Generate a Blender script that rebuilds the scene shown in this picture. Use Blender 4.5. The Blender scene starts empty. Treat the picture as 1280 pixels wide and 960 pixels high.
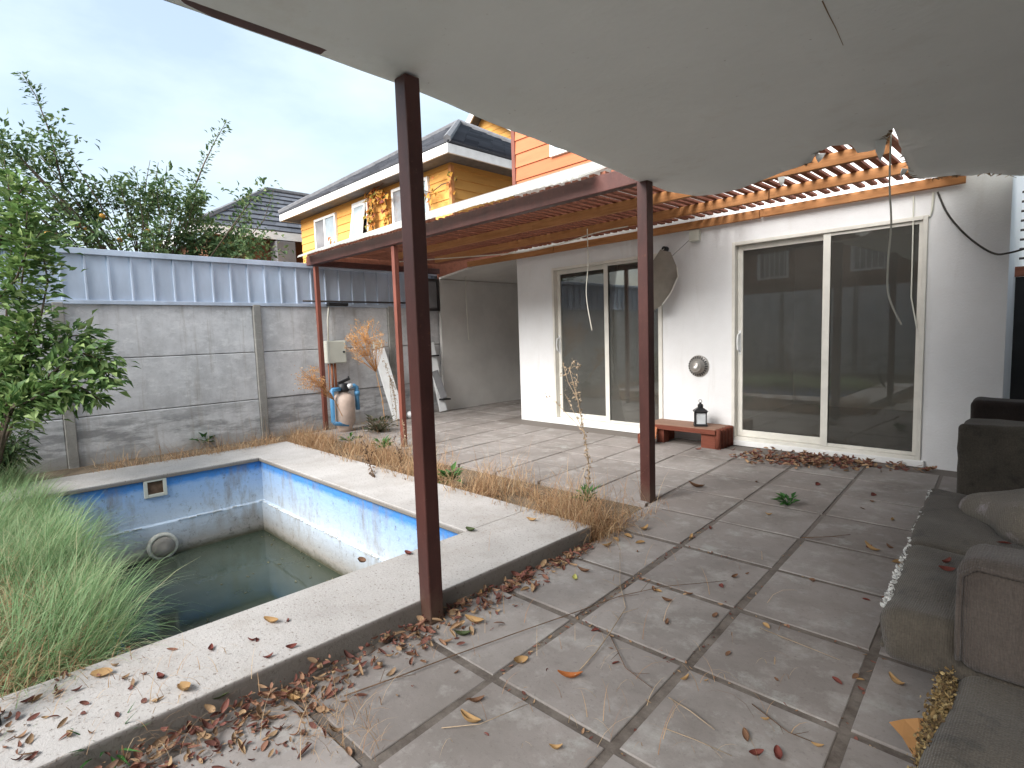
import bpy, math, random
import numpy as np
from mathutils import Vector, Matrix
from mathutils.geometry import delaunay_2d_cdt
random.seed(7); RNG = np.random.default_rng(7)
PI = math.pi
sc = bpy.context.scene
col = sc.collection

# ------------------------------------------------------------------ camera
FPX = 690.0; H = 1.3
RIGHT = Vector((0.7044, 0.7093, -0.0316)); UP = Vector((-0.0409, 0.0863, 0.9954)); 
FWD = UP.cross(RIGHT).normalized(); RIGHT = FWD.cross(UP).normalized()
def ray(px, py): return RIGHT*((px-640)/FPX) - UP*((py-480)/FPX) + FWD
def G(px, py, z=0.0):
    r = ray(px, py); t = (z-H)/r.z
    return Vector((0, 0, H)) + r*t
def GX(px, py, x): r = ray(px, py); return Vector((0, 0, H)) + r*(x/r.x)
def GY(px, py, y): r = ray(px, py); return Vector((0, 0, H)) + r*(y/r.y)
cd = bpy.data.cameras.new('camera'); cam = bpy.data.objects.new('camera', cd); col.objects.link(cam)
cd.sensor_width = 36; cd.lens = FPX/1280*36; cd.clip_start = 0.02; cd.clip_end = 500
m3 = Matrix((RIGHT, UP, -FWD)).transposed(); cam.matrix_world = Matrix.Translation((0, 0, H)) @ m3.to_4x4()
sc.camera = cam

# ------------------------------------------------------------------ materials
def srgb(r, g, b):
    f = lambda c: c/12.92 if c <= .04045 else ((c+.055)/1.055)**2.4
    return (f(r/255), f(g/255), f(b/255), 1)
def lin(r, g, b): return (r, g, b, 1)
class NT:
    def __init__(s, name):
        s.m = bpy.data.materials.new(name); s.m.use_nodes = True; s.t = s.m.node_tree
        s.b = s.t.nodes['Principled BSDF']; s.out = s.t.nodes['Material Output']
        s.co = s.t.nodes.new('ShaderNodeTexCoord').outputs['Object']
    def n(s, k, **kw):
        x = s.t.nodes.new(k)
        for a, v in kw.items():
            if a[0] == '_': x.inputs[a[1:].replace('_', ' ')].default_value = v
            else: setattr(x, a, v)
        return x
    def l(s, a, b): s.t.links.new(a, b)
    def noise(s, scale, detail=4, rough=.55, stretch=None, seed=0):
        co = s.co
        if stretch or seed:
            mp = s.n('ShaderNodeMapping'); s.l(co, mp.inputs[0]); mp.inputs['Scale'].default_value = stretch or (1, 1, 1)
            mp.inputs['Location'].default_value = (seed*3.1, seed*1.7, seed*2.3); co = mp.outputs[0]
        x = s.n('ShaderNodeTexNoise'); s.l(co, x.inputs['Vector'])
        x.inputs['Scale'].default_value = scale; x.inputs['Detail'].default_value = detail; x.inputs['Roughness'].default_value = rough
        return x.outputs['Fac']
    def ramp(s, fac, p0, p1, c0=(0, 0, 0, 1), c1=(1, 1, 1, 1)):
        r = s.n('ShaderNodeValToRGB'); s.l(fac, r.inputs[0]); e = r.color_ramp.elements
        e[0].position = p0; e[1].position = p1; e[0].color = c0; e[1].color = c1
        return r.outputs[0]
    def mix(s, fac, a, b, mode='MIX'):
        x = s.n('ShaderNodeMix', data_type='RGBA', blend_type=mode)
        for v, i in ((fac, 0), (a, 6), (b, 7)):
            if isinstance(v, (float, int, tuple)): x.inputs[i].default_value = v
            else: s.l(v, x.inputs[i])
        return x.outputs[2]
    def math(s, op, a, b=0.0, clamp=False):
        x = s.n('ShaderNodeMath', operation=op, use_clamp=clamp)
        for i, v in enumerate((a, b)):
            if isinstance(v, (float, int)): x.inputs[i].default_value = v
            else: s.l(v, x.inputs[i])
        return x.outputs[0]
    def sep(s):
        x = s.n('ShaderNodeSeparateXYZ'); s.l(s.co, x.inputs[0]); return x.outputs
    def island(s): return s.n('ShaderNodeNewGeometry').outputs['Random Per Island']
    def bump(s, h, strength=.3, dist=.01):
        x = s.n('ShaderNodeBump'); s.l(h, x.inputs['Height']); x.inputs['Strength'].default_value = strength
        x.inputs['Distance'].default_value = dist; s.l(x.outputs[0], s.b.inputs['Normal'])
    def base(s, c, rough=.8, spec=.3):
        if isinstance(c, tuple): s.b.inputs['Base Color'].default_value = c
        else: s.l(c, s.b.inputs['Base Color'])
        s.b.inputs['Roughness'].default_value = rough; s.b.inputs['Specular IOR Level'].default_value = spec
        return s
def simple(name, c, rough=.7, spec=.3, var=.25, scale=6, bump=.15, bscale=60, metal=0, stretch=None):
    t = NT(name); n = t.noise(scale, 5, .6, stretch)
    dark = tuple(x*(1-var) for x in c[:3])+(1,); lite = tuple(min(1, x*(1+var*.7)) for x in c[:3])+(1,)
    t.base(t.mix(t.ramp(n, .3, .7), dark, lite), rough, spec)
    if bump: t.bump(t.noise(bscale, 3), bump, .004)
    t.b.inputs['Metallic'].default_value = metal
    return t.m
M = {}
def mk_concrete(name, c, stain=True, fine=40):
    t = NT(name); n1 = t.noise(2.2, 9, .7); n2 = t.noise(9, 8, .75, (1, .6, 1.3), 3); n3 = t.noise(3, 8, .72, (1, .5, 2.2), 7); n4 = t.noise(28, 6, .7, (1, .5, 1), 12)
    a = tuple(x*.78 for x in c)+(1,); b = tuple(x*1.12 for x in c)+(1,)
    base = t.mix(t.ramp(n1, .36, .62), a, b)
    base = t.mix(t.math('MULTIPLY', t.ramp(n2, .52, .64), .5), base, tuple(min(.8, x*1.35) for x in c)+(1,))
    base = t.mix(t.math('MULTIPLY', t.ramp(n4, .56, .70), .35), base, tuple(x*.5 for x in c)+(1,))
    if stain:
        z = t.sep()[2]
        band = t.math('SUBTRACT', 1.0, t.math('MULTIPLY', t.math('ABSOLUTE', t.math('SUBTRACT', z, .27)), 3.0), True)
        f = t.math('MULTIPLY', t.math('MULTIPLY', band, 1.5, True), t.ramp(n3, .45, .56))
        base = t.mix(t.math('MULTIPLY', f, .62), base, tuple(x*.26 for x in c)+(1,))
        st = t.noise(2.5, 8, .7, (1, 4.0, .22), 5)
        base = t.mix(t.math('MULTIPLY', t.ramp(st, .54, .68), .5), base, (c[0]*.5, c[1]*.44, c[2]*.36, 1))
        low = t.n('ShaderNodeMapRange'); t.l(z, low.inputs[0]); low.inputs[1].default_value = .12; low.inputs[2].default_value = -.02
        base = t.mix(t.math('MULTIPLY', low.outputs[0], .6), base, (c[0]*.4, c[1]*.33, c[2]*.25, 1))
    t.base(base, .92, .15); t.bump(t.math('ADD', t.noise(fine, 7, .75), t.math('MULTIPLY', n2, .8)), .5, .008); return t.m
M['panel'] = mk_concrete('precast concrete', (.60, .60, .61))
M['concrete'] = mk_concrete('bare concrete', (.30, .29, .27), False)
def mk_pave():
    t = NT('grey paving slab'); r = t.island(); n1 = t.noise(1.6, 7, .65); n2 = t.noise(5, 8, .7, seed=4); n3 = t.noise(22, 5, .7, seed=9)
    c = t.mix(r, lin(.25, .222, .207), lin(.325, .298, .282))
    c = t.mix(t.ramp(n1, .35, .7), c, lin(.18, .16, .146))
    c = t.mix(t.math('MULTIPLY', t.ramp(n2, .52, .72), .55), c, lin(.45, .44, .415))
    c = t.mix(t.math('MULTIPLY', t.ramp(n3, .58, .8), .5), c, lin(.12, .10, .088))
    c = t.mix(t.math('MULTIPLY', t.ramp(t.noise(3.5, 9, .75, seed=21), .56, .66), .5), c, lin(.40, .41, .385))
    c = t.mix(t.math('MULTIPLY', t.ramp(t.noise(60, 4, .7, seed=25), .60, .72), .5), c, lin(.1, .085, .075))
    t.base(c, .85, .25); t.bump(t.noise(35, 7, .75), .3, .006); return t.m
M['pave'] = mk_pave()
def mk_joint():
    t = NT('dirty mortar joint'); n = t.noise(7, 6, .7); y = t.sep()[1]; r = t.n('ShaderNodeMapRange'); t.l(y, r.inputs[0]); r.inputs[1].default_value = 2.4; r.inputs[2].default_value = 4.2
    a = t.mix(t.ramp(n, .35, .65), lin(.085, .07, .06), lin(.19, .165, .145))
    t.base(t.mix(r.outputs[0], a, lin(.17, .15, .135)), .95, .1); t.bump(t.noise(50, 4), .6, .006); return t.m
M['joint'] = mk_joint()
M['soil'] = simple('dry soil', lin(.16, .125, .09), .97, .1, .45, 4, .8, 30)
def mk_coping():
    t = NT('rough cast coping'); n1 = t.noise(2.5, 7, .65); n2 = t.noise(70, 3, .6, seed=2); n3 = t.noise(5, 6, .7, seed=6)
    c = t.mix(t.ramp(n1, .3, .7), lin(.38, .355, .335), lin(.50, .475, .455))
    c = t.mix(t.ramp(n2, .58, .72), c, lin(.17, .14, .12))
    c = t.mix(t.math('MULTIPLY', t.ramp(n3, .52, .75), .5), c, lin(.30, .26, .22))
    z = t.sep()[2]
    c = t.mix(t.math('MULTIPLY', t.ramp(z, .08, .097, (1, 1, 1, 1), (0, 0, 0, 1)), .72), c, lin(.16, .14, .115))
    t.base(c, .92, .15); t.bump(t.noise(90, 4, .7), .6, .006); return t.m
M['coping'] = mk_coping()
def mk_pool():
    t = NT('faded blue pool paint'); z = t.sep()[2]; n1 = t.noise(2.5, 8, .7); n2 = t.noise(9, 8, .75, (1, 1, 2.2), 2); n3 = t.noise(4, 7, .7, (1, 1, .35), 5)
    zz = t.math('ADD', z, t.math('MULTIPLY', t.math('SUBTRACT', n2, .5), .09))
    c = t.mix(t.ramp(t.math('ADD', t.math('MULTIPLY', zz, 1.0), 1.0), .955, 1.0), lin(.30, .48, .76), lin(.075, .27, .66))
    r = t.n('ShaderNodeMapRange'); t.l(zz, r.inputs[0]); r.inputs[1].default_value = -.02; r.inputs[2].default_value = -.32; 
    c = t.mix(r.outputs[0], c, lin(.52, .60, .69))
    c = t.mix(t.math('MULTIPLY', t.ramp(n3, .50, .66), .7), c, lin(.25, .21, .165))
    c = t.mix(t.math('MULTIPLY', t.ramp(t.noise(20, 8, .8, (1, 1, .7), 14), .58, .66), .7), c, lin(.13, .11, .085))
    low = t.n('ShaderNodeMapRange'); t.l(zz, low.inputs[0]); low.inputs[1].default_value = -.38; low.inputs[2].default_value = -.60
    c = t.mix(low.outputs[0], c, lin(.33, .31, .28))
    c = t.mix(t.math('MULTIPLY', t.ramp(t.noise(16, 8, .8, seed=8), .55, .7), t.math('MULTIPLY_ADD', low.outputs[0], .7)), c, lin(.07, .06, .045))
    wl = t.n('ShaderNodeMapRange'); t.l(zz, wl.inputs[0]); wl.inputs[1].default_value = -.60; wl.inputs[2].default_value = -.67
    c = t.mix(wl.outputs[0], c, lin(.09, .085, .055))
    t.base(c, .75, .3); t.bump(t.math('ADD', n2, t.noise(30, 5)), .4, .01); return t.m
M['pool'] = mk_pool()
M['peel'] = simple('peeling white paint', lin(.7, .71, .70), .8, .2, .3, 20)
def mk_water():
    t = NT('stagnant pool water'); n = t.noise(1.3, 6, .6)
    t.base(t.mix(t.ramp(n, .3, .7), lin(.03, .042, .03), lin(.058, .068, .048)), .06, .5)
    t.b.inputs['IOR'].default_value = 1.33
    t.bump(t.noise(2.5, 2), .03, .01); return t.m
M['water'] = mk_water()
def mk_stucco():
    t = NT('white stucco'); n1 = t.noise(1.5, 7, .65); z = t.sep()[2]; n3 = t.noise(3, 6, .65, (2.5, 2.5, .3), 4)
    c = t.mix(t.ramp(n1, .3, .7), lin(.72, .72, .72), lin(.80, .805, .815))
    c = t.mix(t.math('MULTIPLY', t.ramp(n3, .56, .78), .35), c, lin(.52, .49, .45))
    t.base(c, .85, .2); t.bump(t.math('ADD', t.noise(55, 5, .7), t.math('MULTIPLY', t.noise(9, 4), .7)), .5, .007); return t.m
M['stucco'] = mk_stucco()
M['greywall'] = simple('painted grey white wall', lin(.66, .64, .61), .85, .2, .12, 1.5, .3, 40)
M['room'] = simple('room paint', lin(.5, .49, .45), .9, .1, .1, 2, 0)
M['roomfloor'] = simple('room floor', lin(.14, .12, .10), .5, .3, .3, 4, 0)
M['frame'] = simple('cream aluminium frame', lin(.70, .68, .62), .45, .4, .12, 5, 0)
M['whitetrim'] = simple('white painted trim', lin(.78, .78, .77), .6, .3, .12, 4, .05)
def mk_glass():
    t = NT('door glass'); t.t.nodes.remove(t.b)
    fr = t.n('ShaderNodeFresnel', _IOR=1.75); tr = t.n('ShaderNodeBsdfTransparent'); tr.inputs[0].default_value = (.8, .81, .79, 1)
    gl = t.n('ShaderNodeBsdfGlossy'); gl.inputs['Roughness'].default_value = .015; gl.inputs[0].default_value = (.9, .9, .9, 1)
    df = t.n('ShaderNodeBsdfDiffuse'); n = t.noise(3, 6, .6, (1, 1, .5)); t.l(t.mix(n, lin(.2, .2, .18), lin(.5, .48, .44)), df.inputs[0])
    mx = t.n('ShaderNodeMixShader'); t.l(fr.outputs[0], mx.inputs[0]); t.l(tr.outputs[0], mx.inputs[1]); t.l(gl.outputs[0], mx.inputs[2])
    m2 = t.n('ShaderNodeMixShader'); m2.inputs[0].default_value = .11; t.l(mx.outputs[0], m2.inputs[1]); t.l(df.outputs[0], m2.inputs[2])
    t.l(m2.outputs[0], t.out.inputs[0]); return t.m
M['glass'] = mk_glass()
M['farglass'] = simple('pale curtained window glass', lin(.30, .345, .375), .12, .6, .25, 2, 0)
M['fargrey'] = simple('grey curtained window glass', lin(.22, .22, .23), .12, .6, .25, 2, 0)
M['darkglass'] = simple('lantern glass', lin(.55, .58, .6), .1, .6, .2, 5, 0)
def mk_red(name='maroon steel paint', c=(.075, .026, .021)):
    t = NT(name); n1 = t.noise(6, 7, .7, (1, 1, .4)); n2 = t.noise(30, 6, .7)
    cc = t.mix(t.ramp(n1, .3, .72), tuple(x*.75 for x in c)+(1,), tuple(x*1.35 for x in c)+(1,))
    cc = t.mix(t.math('MULTIPLY', t.ramp(n2, .62, .75), .5), cc, lin(.2, .1, .07))
    z = t.sep()[2]; ft_ = t.n('ShaderNodeMapRange'); t.l(t.math('ADD', z, t.math('MULTIPLY', t.math('SUBTRACT', n2, .5), .25)), ft_.inputs[0]); ft_.inputs[1].default_value = .16; ft_.inputs[2].default_value = .0
    cc = t.mix(t.math('MULTIPLY', ft_.outputs[0], .7), cc, lin(.12, .085, .06)); cc = t.mix(t.math('MULTIPLY', t.ramp(t.noise(14, 7, .75, seed=9), .62, .68), .6), cc, lin(.16, .06, .03))
    t.base(cc, .5, .4); t.bump(n2, .2, .004); return t.m
M['maroon'] = mk_red()
M['rust'] = mk_red('rust red steel paint', (.17, .055, .038))
def mk_wood(name, a, b, sc_=1.0):
    t = NT(name); n1 = t.noise(5*sc_, 6, .6, (.25, 3, 3)); n2 = t.noise(25, 5, .7, (.2, 2, 2), 3)
    c = t.mix(t.ramp(n1, .3, .7), a, b); c = t.mix(t.math('MULTIPLY', t.ramp(n2, .5, .7), .4), c, tuple(x*.45 for x in a[:3])+(1,))
    t.base(c, .75, .2); t.bump(n2, .2, .004); return t.m
M['rafter'] = mk_wood('orange stained pine', lin(.32, .14, .052), lin(.47, .225, .095))
M['slat'] = mk_wood('weathered red slat', lin(.19, .068, .043), lin(.30, .12, .075))
M['benchwood'] = mk_wood('brick red stained timber', lin(.12, .036, .023), lin(.19, .06, .038))
M['benchtop'] = mk_wood('dusty red timber', lin(.22, .12, .08), lin(.30, .19, .14))
def mk_sheet(name, c, tl, dirt=.3):
    t = NT(name); n = t.noise(1.6, 7, .7); n2 = t.noise(12, 5, .7, seed=2)
    cc = t.mix(t.ramp(n, .35, .7), tuple(x*(1-dirt) for x in c)+(1,), c+(1,))
    d = t.n('ShaderNodeBsdfDiffuse'); tr = t.n('ShaderNodeBsdfTranslucent'); t.l(cc, d.inputs[0]); t.l(cc, tr.inputs[0])
    mx = t.n('ShaderNodeMixShader'); mx.inputs[0].default_value = tl; t.l(d.outputs[0], mx.inputs[1]); t.l(tr.outputs[0], mx.inputs[2])
    t.t.nodes.remove(t.b); t.l(mx.outputs[0], t.out.inputs[0]); return t.m
M['clearsheet'] = mk_sheet('milky translucent roofing', (.92, .92, .90), .72, .1)
M['roofsheet'] = mk_sheet('dusty fibre roofing', (.86, .86, .83), .68, .15)
def mk_ceiling():
    t = NT('grey ceiling sheet'); n = t.noise(.9, 6, .6); n2 = t.noise(1.7, 8, .7, seed=4); n3 = t.noise(26, 5, .7, seed=8)
    c = t.mix(t.ramp(n, .3, .7), lin(.77, .795, .775), lin(.85, .875, .855))
    c = t.mix(t.math('MULTIPLY', t.ramp(n2, .56, .72), .45), c, lin(.66, .64, .58)); c = t.mix(t.math('MULTIPLY', t.ramp(n3, .66, .75), .5), c, lin(.3, .28, .24))
    t.base(c, .8, .2); t.bump(t.math('ADD', t.noise(3, 4, .6), t.math('MULTIPLY', t.noise(30, 4), .12)), .55, .03); return t.m
M['ceiling'] = mk_ceiling()
M['torn'] = simple('torn brown paper edge', lin(.30, .21, .13), .95, .1, .4, 14)
M['metal'] = simple('galvanised steel sheet', lin(.50, .57, .68), .5, .4, .22, 2.5, .05, 20, .25, (1, 1, .35))
M['darkrail'] = simple('dark steel', lin(.035, .03, .03), .5, .4, .3)
def mk_siding(name, a, b):
    t = NT(name); r = t.island(); n = t.noise(3, 6, .65, (.4, .4, 3))
    c = t.mix(r, a, b); c = t.mix(t.math('MULTIPLY', t.ramp(n, .45, .75), .35), c, tuple(x*.55 for x in a[:3])+(1,))
    t.base(c, .7, .25); t.bump(t.noise(30, 4, .6, (.2, .2, 2)), .15, .004); return t.m
M['yellow'] = mk_siding('ochre lap siding', lin(.60, .30, .075), lin(.72, .39, .11))
M['orange'] = mk_siding('terracotta lap siding', lin(.40, .13, .058), lin(.52, .18, .085))
M['brown'] = mk_siding('brown lap siding', lin(.15, .065, .035), lin(.20, .09, .05))
M['tile'] = mk_siding('dark slate tile', lin(.07, .075, .09), lin(.13, .138, .16))
M['tilecap'] = simple('grey ridge cap', lin(.16, .16, .17), .7)
M['cream'] = simple('cream plastic', lin(.62, .62, .54), .4, .4, .08, 4, 0)
M['beige'] = simple('faded beige tank plastic', lin(.55, .43, .36), .5, .35, .2, 8, .05)
M['bluepipe'] = simple('blue pvc pipe', lin(.09, .27, .48), .4, .4, .2, 8, 0)
M['black'] = simple('black plastic', lin(.018, .018, .02), .45, .4, .3, 8, 0)
M['conduit'] = simple('orange conduit', lin(.42, .16, .08), .5, .3, .2, 8, 0)
M['whiteplastic'] = simple('white plastic', lin(.72, .73, .73), .45, .4, .12, 5, 0)
M['cable'] = simple('off white cable', lin(.62, .60, .52), .5, .3, .15, 8, 0)
M['darkcable'] = simple('dark cable', lin(.05, .045, .04), .6, .3, .2, 8, 0)
M['steel'] = simple('dull stainless steel', lin(.48, .46, .43), .35, .5, .2, 10, 0, 60, .7)
M['dish'] = simple('weathered grey board', lin(.30, .27, .23), .75, .2, .2, 5, .1)
def mk_fabric(name, a, b, dirt):
    t = NT(name); n1 = t.noise(4, 7, .65); n2 = t.noise(180, 2, .5); n3 = t.noise(9, 7, .7, seed=5)
    c = t.mix(t.ramp(n1, .3, .7), a, b); c = t.mix(t.math('MULTIPLY', t.ramp(n2, .35, .65), .35), c, tuple(x*.5 for x in a[:3])+(1,))
    c = t.mix(t.math('MULTIPLY', t.ramp(n3, .54, .66), .65), c, dirt)
    w = t.n('ShaderNodeTexWave', wave_type='BANDS', _Scale=55.0, _Distortion=1.5); t.l(t.co, w.inputs['Vector'])
    t.base(c, .95, .1); t.bump(t.math('ADD', t.math('MULTIPLY', w.outputs['Fac'], .5), t.math('ADD', n2, t.math('MULTIPLY', n3, .8))), .55, .006)
    t.b.inputs['Sheen Weight'].default_value = .15; return t.m
M['sofa'] = mk_fabric('worn grey brown upholstery', lin(.062, .053, .043), lin(.122, .106, .085), lin(.028, .026, .024))
M['sofalite'] = mk_fabric('faded taupe upholstery', lin(.075, .061, .053), lin(.12, .101, .087), lin(.05, .04, .036))
M['sofadark'] = mk_fabric('dark brown upholstery', lin(.028, .02, .018), lin(.045, .034, .03), lin(.02, .015, .013))
M['cushion'] = mk_fabric('speckled taupe cushion', lin(.15, .13, .105), lin(.23, .2, .165), lin(.42, .38, .40))
M['foam'] = None
M['foamtan'] = simple('tan foam offcut', lin(.42, .22, .09), .9, .1, .2, 6, .3, 40)
M['stuffing'] = simple('white wadding', lin(.62, .62, .60), .95, .1, .25, 30, .8, 60)
def mk_leaf(name, cols, tl=.3, rough=.55):
    t = NT(name); r = t.island(); rp = t.n('ShaderNodeValToRGB'); t.l(r, rp.inputs[0]); e = rp.color_ramp.elements
    while len(e) < len(cols): e.new(.5)
    for i, c in enumerate(cols): e[i].position = i/(len(cols)-1); e[i].color = c
    t.base(rp.outputs[0], rough, .3)
    tr = t.n('ShaderNodeBsdfTranslucent'); t.l(rp.outputs[0], tr.inputs[0]); mx = t.n('ShaderNodeMixShader'); mx.inputs[0].default_value = tl
    t.l(t.b.outputs[0], mx.inputs[1]); t.l(tr.outputs[0], mx.inputs[2]); t.l(mx.outputs[0], t.out.inputs[0]); return t.m
M['leaf_shrub'] = mk_leaf('shrub leaf', [lin(.06, .12, .035), lin(.11, .20, .06), lin(.19, .29, .09), lin(.32, .41, .16)])
M['leaf_tree'] = mk_leaf('fruit tree leaf', [lin(.04, .08, .03), lin(.07, .13, .05), lin(.11, .175, .07), lin(.19, .24, .10)])
M['leaf_weed'] = mk_leaf('weed leaf', [lin(.03, .10, .025), lin(.06, .18, .04)])
M['leaf_dull'] = mk_leaf('dull weed leaf', [lin(.05, .065, .035), lin(.10, .11, .06), lin(.28, .2, .15)])
M['leaf_vine'] = mk_leaf('autumn vine leaf', [lin(.22, .05, .025), lin(.42, .15, .03), lin(.55, .3, .05), lin(.12, .16, .03)])
M['litter'] = mk_leaf('dry red brown leaf', [lin(.10, .04, .032), lin(.19, .075, .058), lin(.27, .14, .09), lin(.40, .27, .155), lin(.13, .075, .05)], .12, .8)
M['leaf_tan'] = mk_leaf('dry tan leaf', [lin(.30, .17, .07), lin(.46, .30, .14)], .12, .8)
M['leaf_orange'] = mk_leaf('dry orange leaf', [lin(.30, .09, .025), lin(.40, .14, .04)], .12, .8)
M['leaf_yellow'] = mk_leaf('fallen yellow green leaf', [lin(.42, .42, .12), lin(.5, .48, .16)], .12, .8)
M['leaf_brown'] = mk_leaf('dry brown leaf', [lin(.10, .05, .03), lin(.22, .12, .07)], .12, .8)
M['leaf_redbrown'] = mk_leaf('dry dark red leaf', [lin(.11, .025, .022), lin(.20, .06, .045)], .12, .8)
M['leaf_green'] = mk_leaf('fallen dark green leaf', [lin(.05, .075, .03), lin(.08, .1, .04)], .12, .8)
M['foam'] = mk_leaf('crumbling yellow foam', [lin(.03, .022, .015), lin(.13, .08, .035), lin(.25, .17, .07), lin(.36, .27, .13), lin(.07, .05, .03)], .05, .95)
M['grass'] = mk_leaf('long green grass', [lin(.10, .19, .07), lin(.15, .27, .10), lin(.21, .34, .15), lin(.27, .39, .19), lin(.32, .42, .22), lin(.46, .44, .26)], .35)
M['straw'] = mk_leaf('dry straw', [lin(.32, .185, .095), lin(.46, .29, .15), lin(.58, .43, .26), lin(.40, .22, .11), lin(.20, .11, .065)], .3)
M['feather'] = mk_leaf('dry feathery seed head', [lin(.5, .25, .09), lin(.66, .38, .16), lin(.72, .47, .24)], .4)
M['twig'] = simple('dry twig', lin(.14, .09, .06), .9, .1, .4, 20)
M['paletwig'] = simple('pale dry twig', lin(.38, .29, .2), .9, .1, .3, 20)
M['bark'] = simple('grey bark', lin(.11, .085, .065), .95, .1, .4, 14, .7, 40)
M['fruit'] = simple('ripening yellow fruit', lin(.60, .30, .05), .5, .3, .2, 8, 0)
M['debris'] = simple('floating debris', lin(.13, .125, .08), .9, .1, .4, 20)

# ------------------------------------------------------------------ mesh helpers
class MB:
    def __init__(s): s.v = []; s.f = []
    def add(s, vs, fs):
        o = len(s.v); s.v.extend([tuple(v) for v in vs]); s.f.extend([tuple(i+o for i in f) for f in fs]); return s
    def box(s, x0, x1, y0, y1, z0, z1):
        return s.add([(x0, y0, z0), (x1, y0, z0), (x1, y1, z0), (x0, y1, z0), (x0, y0, z1), (x1, y0, z1), (x1, y1, z1), (x0, y1, z1)],
                     [(0, 3, 2, 1), (4, 5, 6, 7), (0, 1, 5, 4), (1, 2, 6, 5), (2, 3, 7, 6), (3, 0, 4, 7)])
    def obox(s, c, ax, ay, az):    # centre and three half-axis vectors
        c = Vector(c); ax, ay, az = Vector(ax), Vector(ay), Vector(az)
        vs = [c+ax*i+ay*j+az*k for k in (-1, 1) for i, j in ((-1, -1), (1, -1), (1, 1), (-1, 1))]
        return s.add(vs, [(0, 3, 2, 1), (4, 5, 6, 7), (0, 1, 5, 4), (1, 2, 6, 5), (2, 3, 7, 6), (3, 0, 4, 7)])
    def quad(s, a, b, c, d): return s.add([a, b, c, d], [(0, 1, 2, 3)])
    def tube(s, pts, r, n=6, r1=None, caps=True):
        pts = [Vector(p) for p in pts]; r1 = r if r1 is None else r1; N = len(pts); vs = []; ref = None
        for i, p in enumerate(pts):
            d = (pts[min(i+1, N-1)]-pts[max(i-1, 0)]); d = d.normalized() if d.length > 1e-9 else Vector((0, 0, 1))
            if ref is None: ref = d.orthogonal().normalized()
            u = (ref-d*ref.dot(d)); u = u.normalized() if u.length > 1e-6 else d.orthogonal().normalized(); ref = u; w = d.cross(u)
            rr = r+(r1-r)*i/max(1, N-1)
            vs += [p+(u*math.cos(2*PI*k/n)+w*math.sin(2*PI*k/n))*rr for k in range(n)]
        fs = [(i*n+k, i*n+(k+1) % n, (i+1)*n+(k+1) % n, (i+1)*n+k) for i in range(N-1) for k in range(n)]
        if caps: fs += [tuple(range(n-1, -1, -1)), tuple((N-1)*n+k for k in range(n))]
        return s.add(vs, fs)
    def lathe(s, c, prof, n=24, axis='z'):
        c = Vector(c); vs = []
        for r, h in prof:
            for k in range(n):
                a = 2*PI*k/n; p = (r*math.cos(a), r*math.sin(a), h)
                if axis == 'y': p = (p[0], -p[2], p[1])
                if axis == 'x': p = (p[2], p[0], p[1])
                vs.append(c+Vector(p))
        m = len(prof)
        fs = [(i*n+k, i*n+(k+1) % n, (i+1)*n+(k+1) % n, (i+1)*n+k) for i in range(m-1) for k in range(n)]
        fs += [tuple(range(n-1, -1, -1)), tuple((m-1)*n+k for k in range(n))]
        return s.add(vs, fs)
    def frame(s, x0, x1, z0, z1, y0, y1, w, wb=None):   # rectangular frame in an XZ plane
        wb = w if wb is None else wb
        s.box(x0, x0+w, y0, y1, z0, z1); s.box(x1-w, x1, y0, y1, z0, z1)
        s.box(x0+w, x1-w, y0, y1, z0, z0+wb); return s.box(x0+w, x1-w, y0, y1, z1-w, z1)
    def lap(s, o, u, up, n, L, Ht, pitch=.19, lip=.018):   # lap boards: origin, along, up, outward
        o, u, up, n = Vector(o), Vector(u), Vector(up), Vector(n); k = 0.0
        while k < Ht-1e-4:
            h = min(pitch, Ht-k); a = o+up*k+n*lip; b = o+up*(k+h+.004)+n*.002
            s.add([a, a+u*L, b+u*L, b, o+up*k+n*.0005, o+up*k+u*L+n*.0005], [(0, 1, 2, 3), (4, 5, 1, 0)]); k += pitch
        return s
    def tilt_face(s, A, B, C, D, rows, lip=.035):         # tiled roof face: eave A-B, top D-C
        A, B, C, D = map(Vector, (A, B, C, D)); n = (B-A).cross(D-A).normalized()
        if n.z < 0: n = -n
        for i in range(rows):
            t0, t1 = i/rows, (i+1.02)/rows; t1 = min(1, t1)
            l0, r0, l1, r1 = A.lerp(D, t0), B.lerp(C, t0), A.lerp(D, t1), B.lerp(C, t1)
            m = max(1, int((r0-l0).length/.42))
            for j in range(m):
                j0, j1 = j/m, (j+.985)/m; e = n*(lip+random.uniform(-.004, .006))
                s.add([l0.lerp(r0, j0)+e, l0.lerp(r0, j1)+e, l1.lerp(r1, j1)+n*.004, l1.lerp(r1, j0)+n*.004, l0.lerp(r0, j0), l0.lerp(r0, j1)], [(0, 1, 2, 3), (4, 5, 1, 0)])
        return s.quad(A-n*.02, B-n*.02, C-n*.02, D-n*.02)
    def build(s, name, m, parent=None, smooth=False, bev=0, thick=0):
        off = Vector((0, 0, 0)); p = parent
        while p is not None: off += p.location; p = p.parent
        me = bpy.data.meshes.new(name); me.from_pydata([tuple(Vector(v)-off) for v in s.v] if off.length else s.v, [], s.f); me.update()
        me.materials.append(M[m] if isinstance(m, str) else m)
        if smooth: me.polygons.foreach_set('use_smooth', [True]*len(me.polygons))
        o = bpy.data.objects.new(name, me); col.objects.link(o)
        if parent: o.parent = parent
        if bev: b = o.modifiers.new('bevel', 'BEVEL'); b.width = bev; b.segments = 2; b.limit_method = 'ANGLE'
        if thick: b = o.modifiers.new('solid', 'SOLIDIFY'); b.thickness = thick; b.offset = 0
        return o
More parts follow.
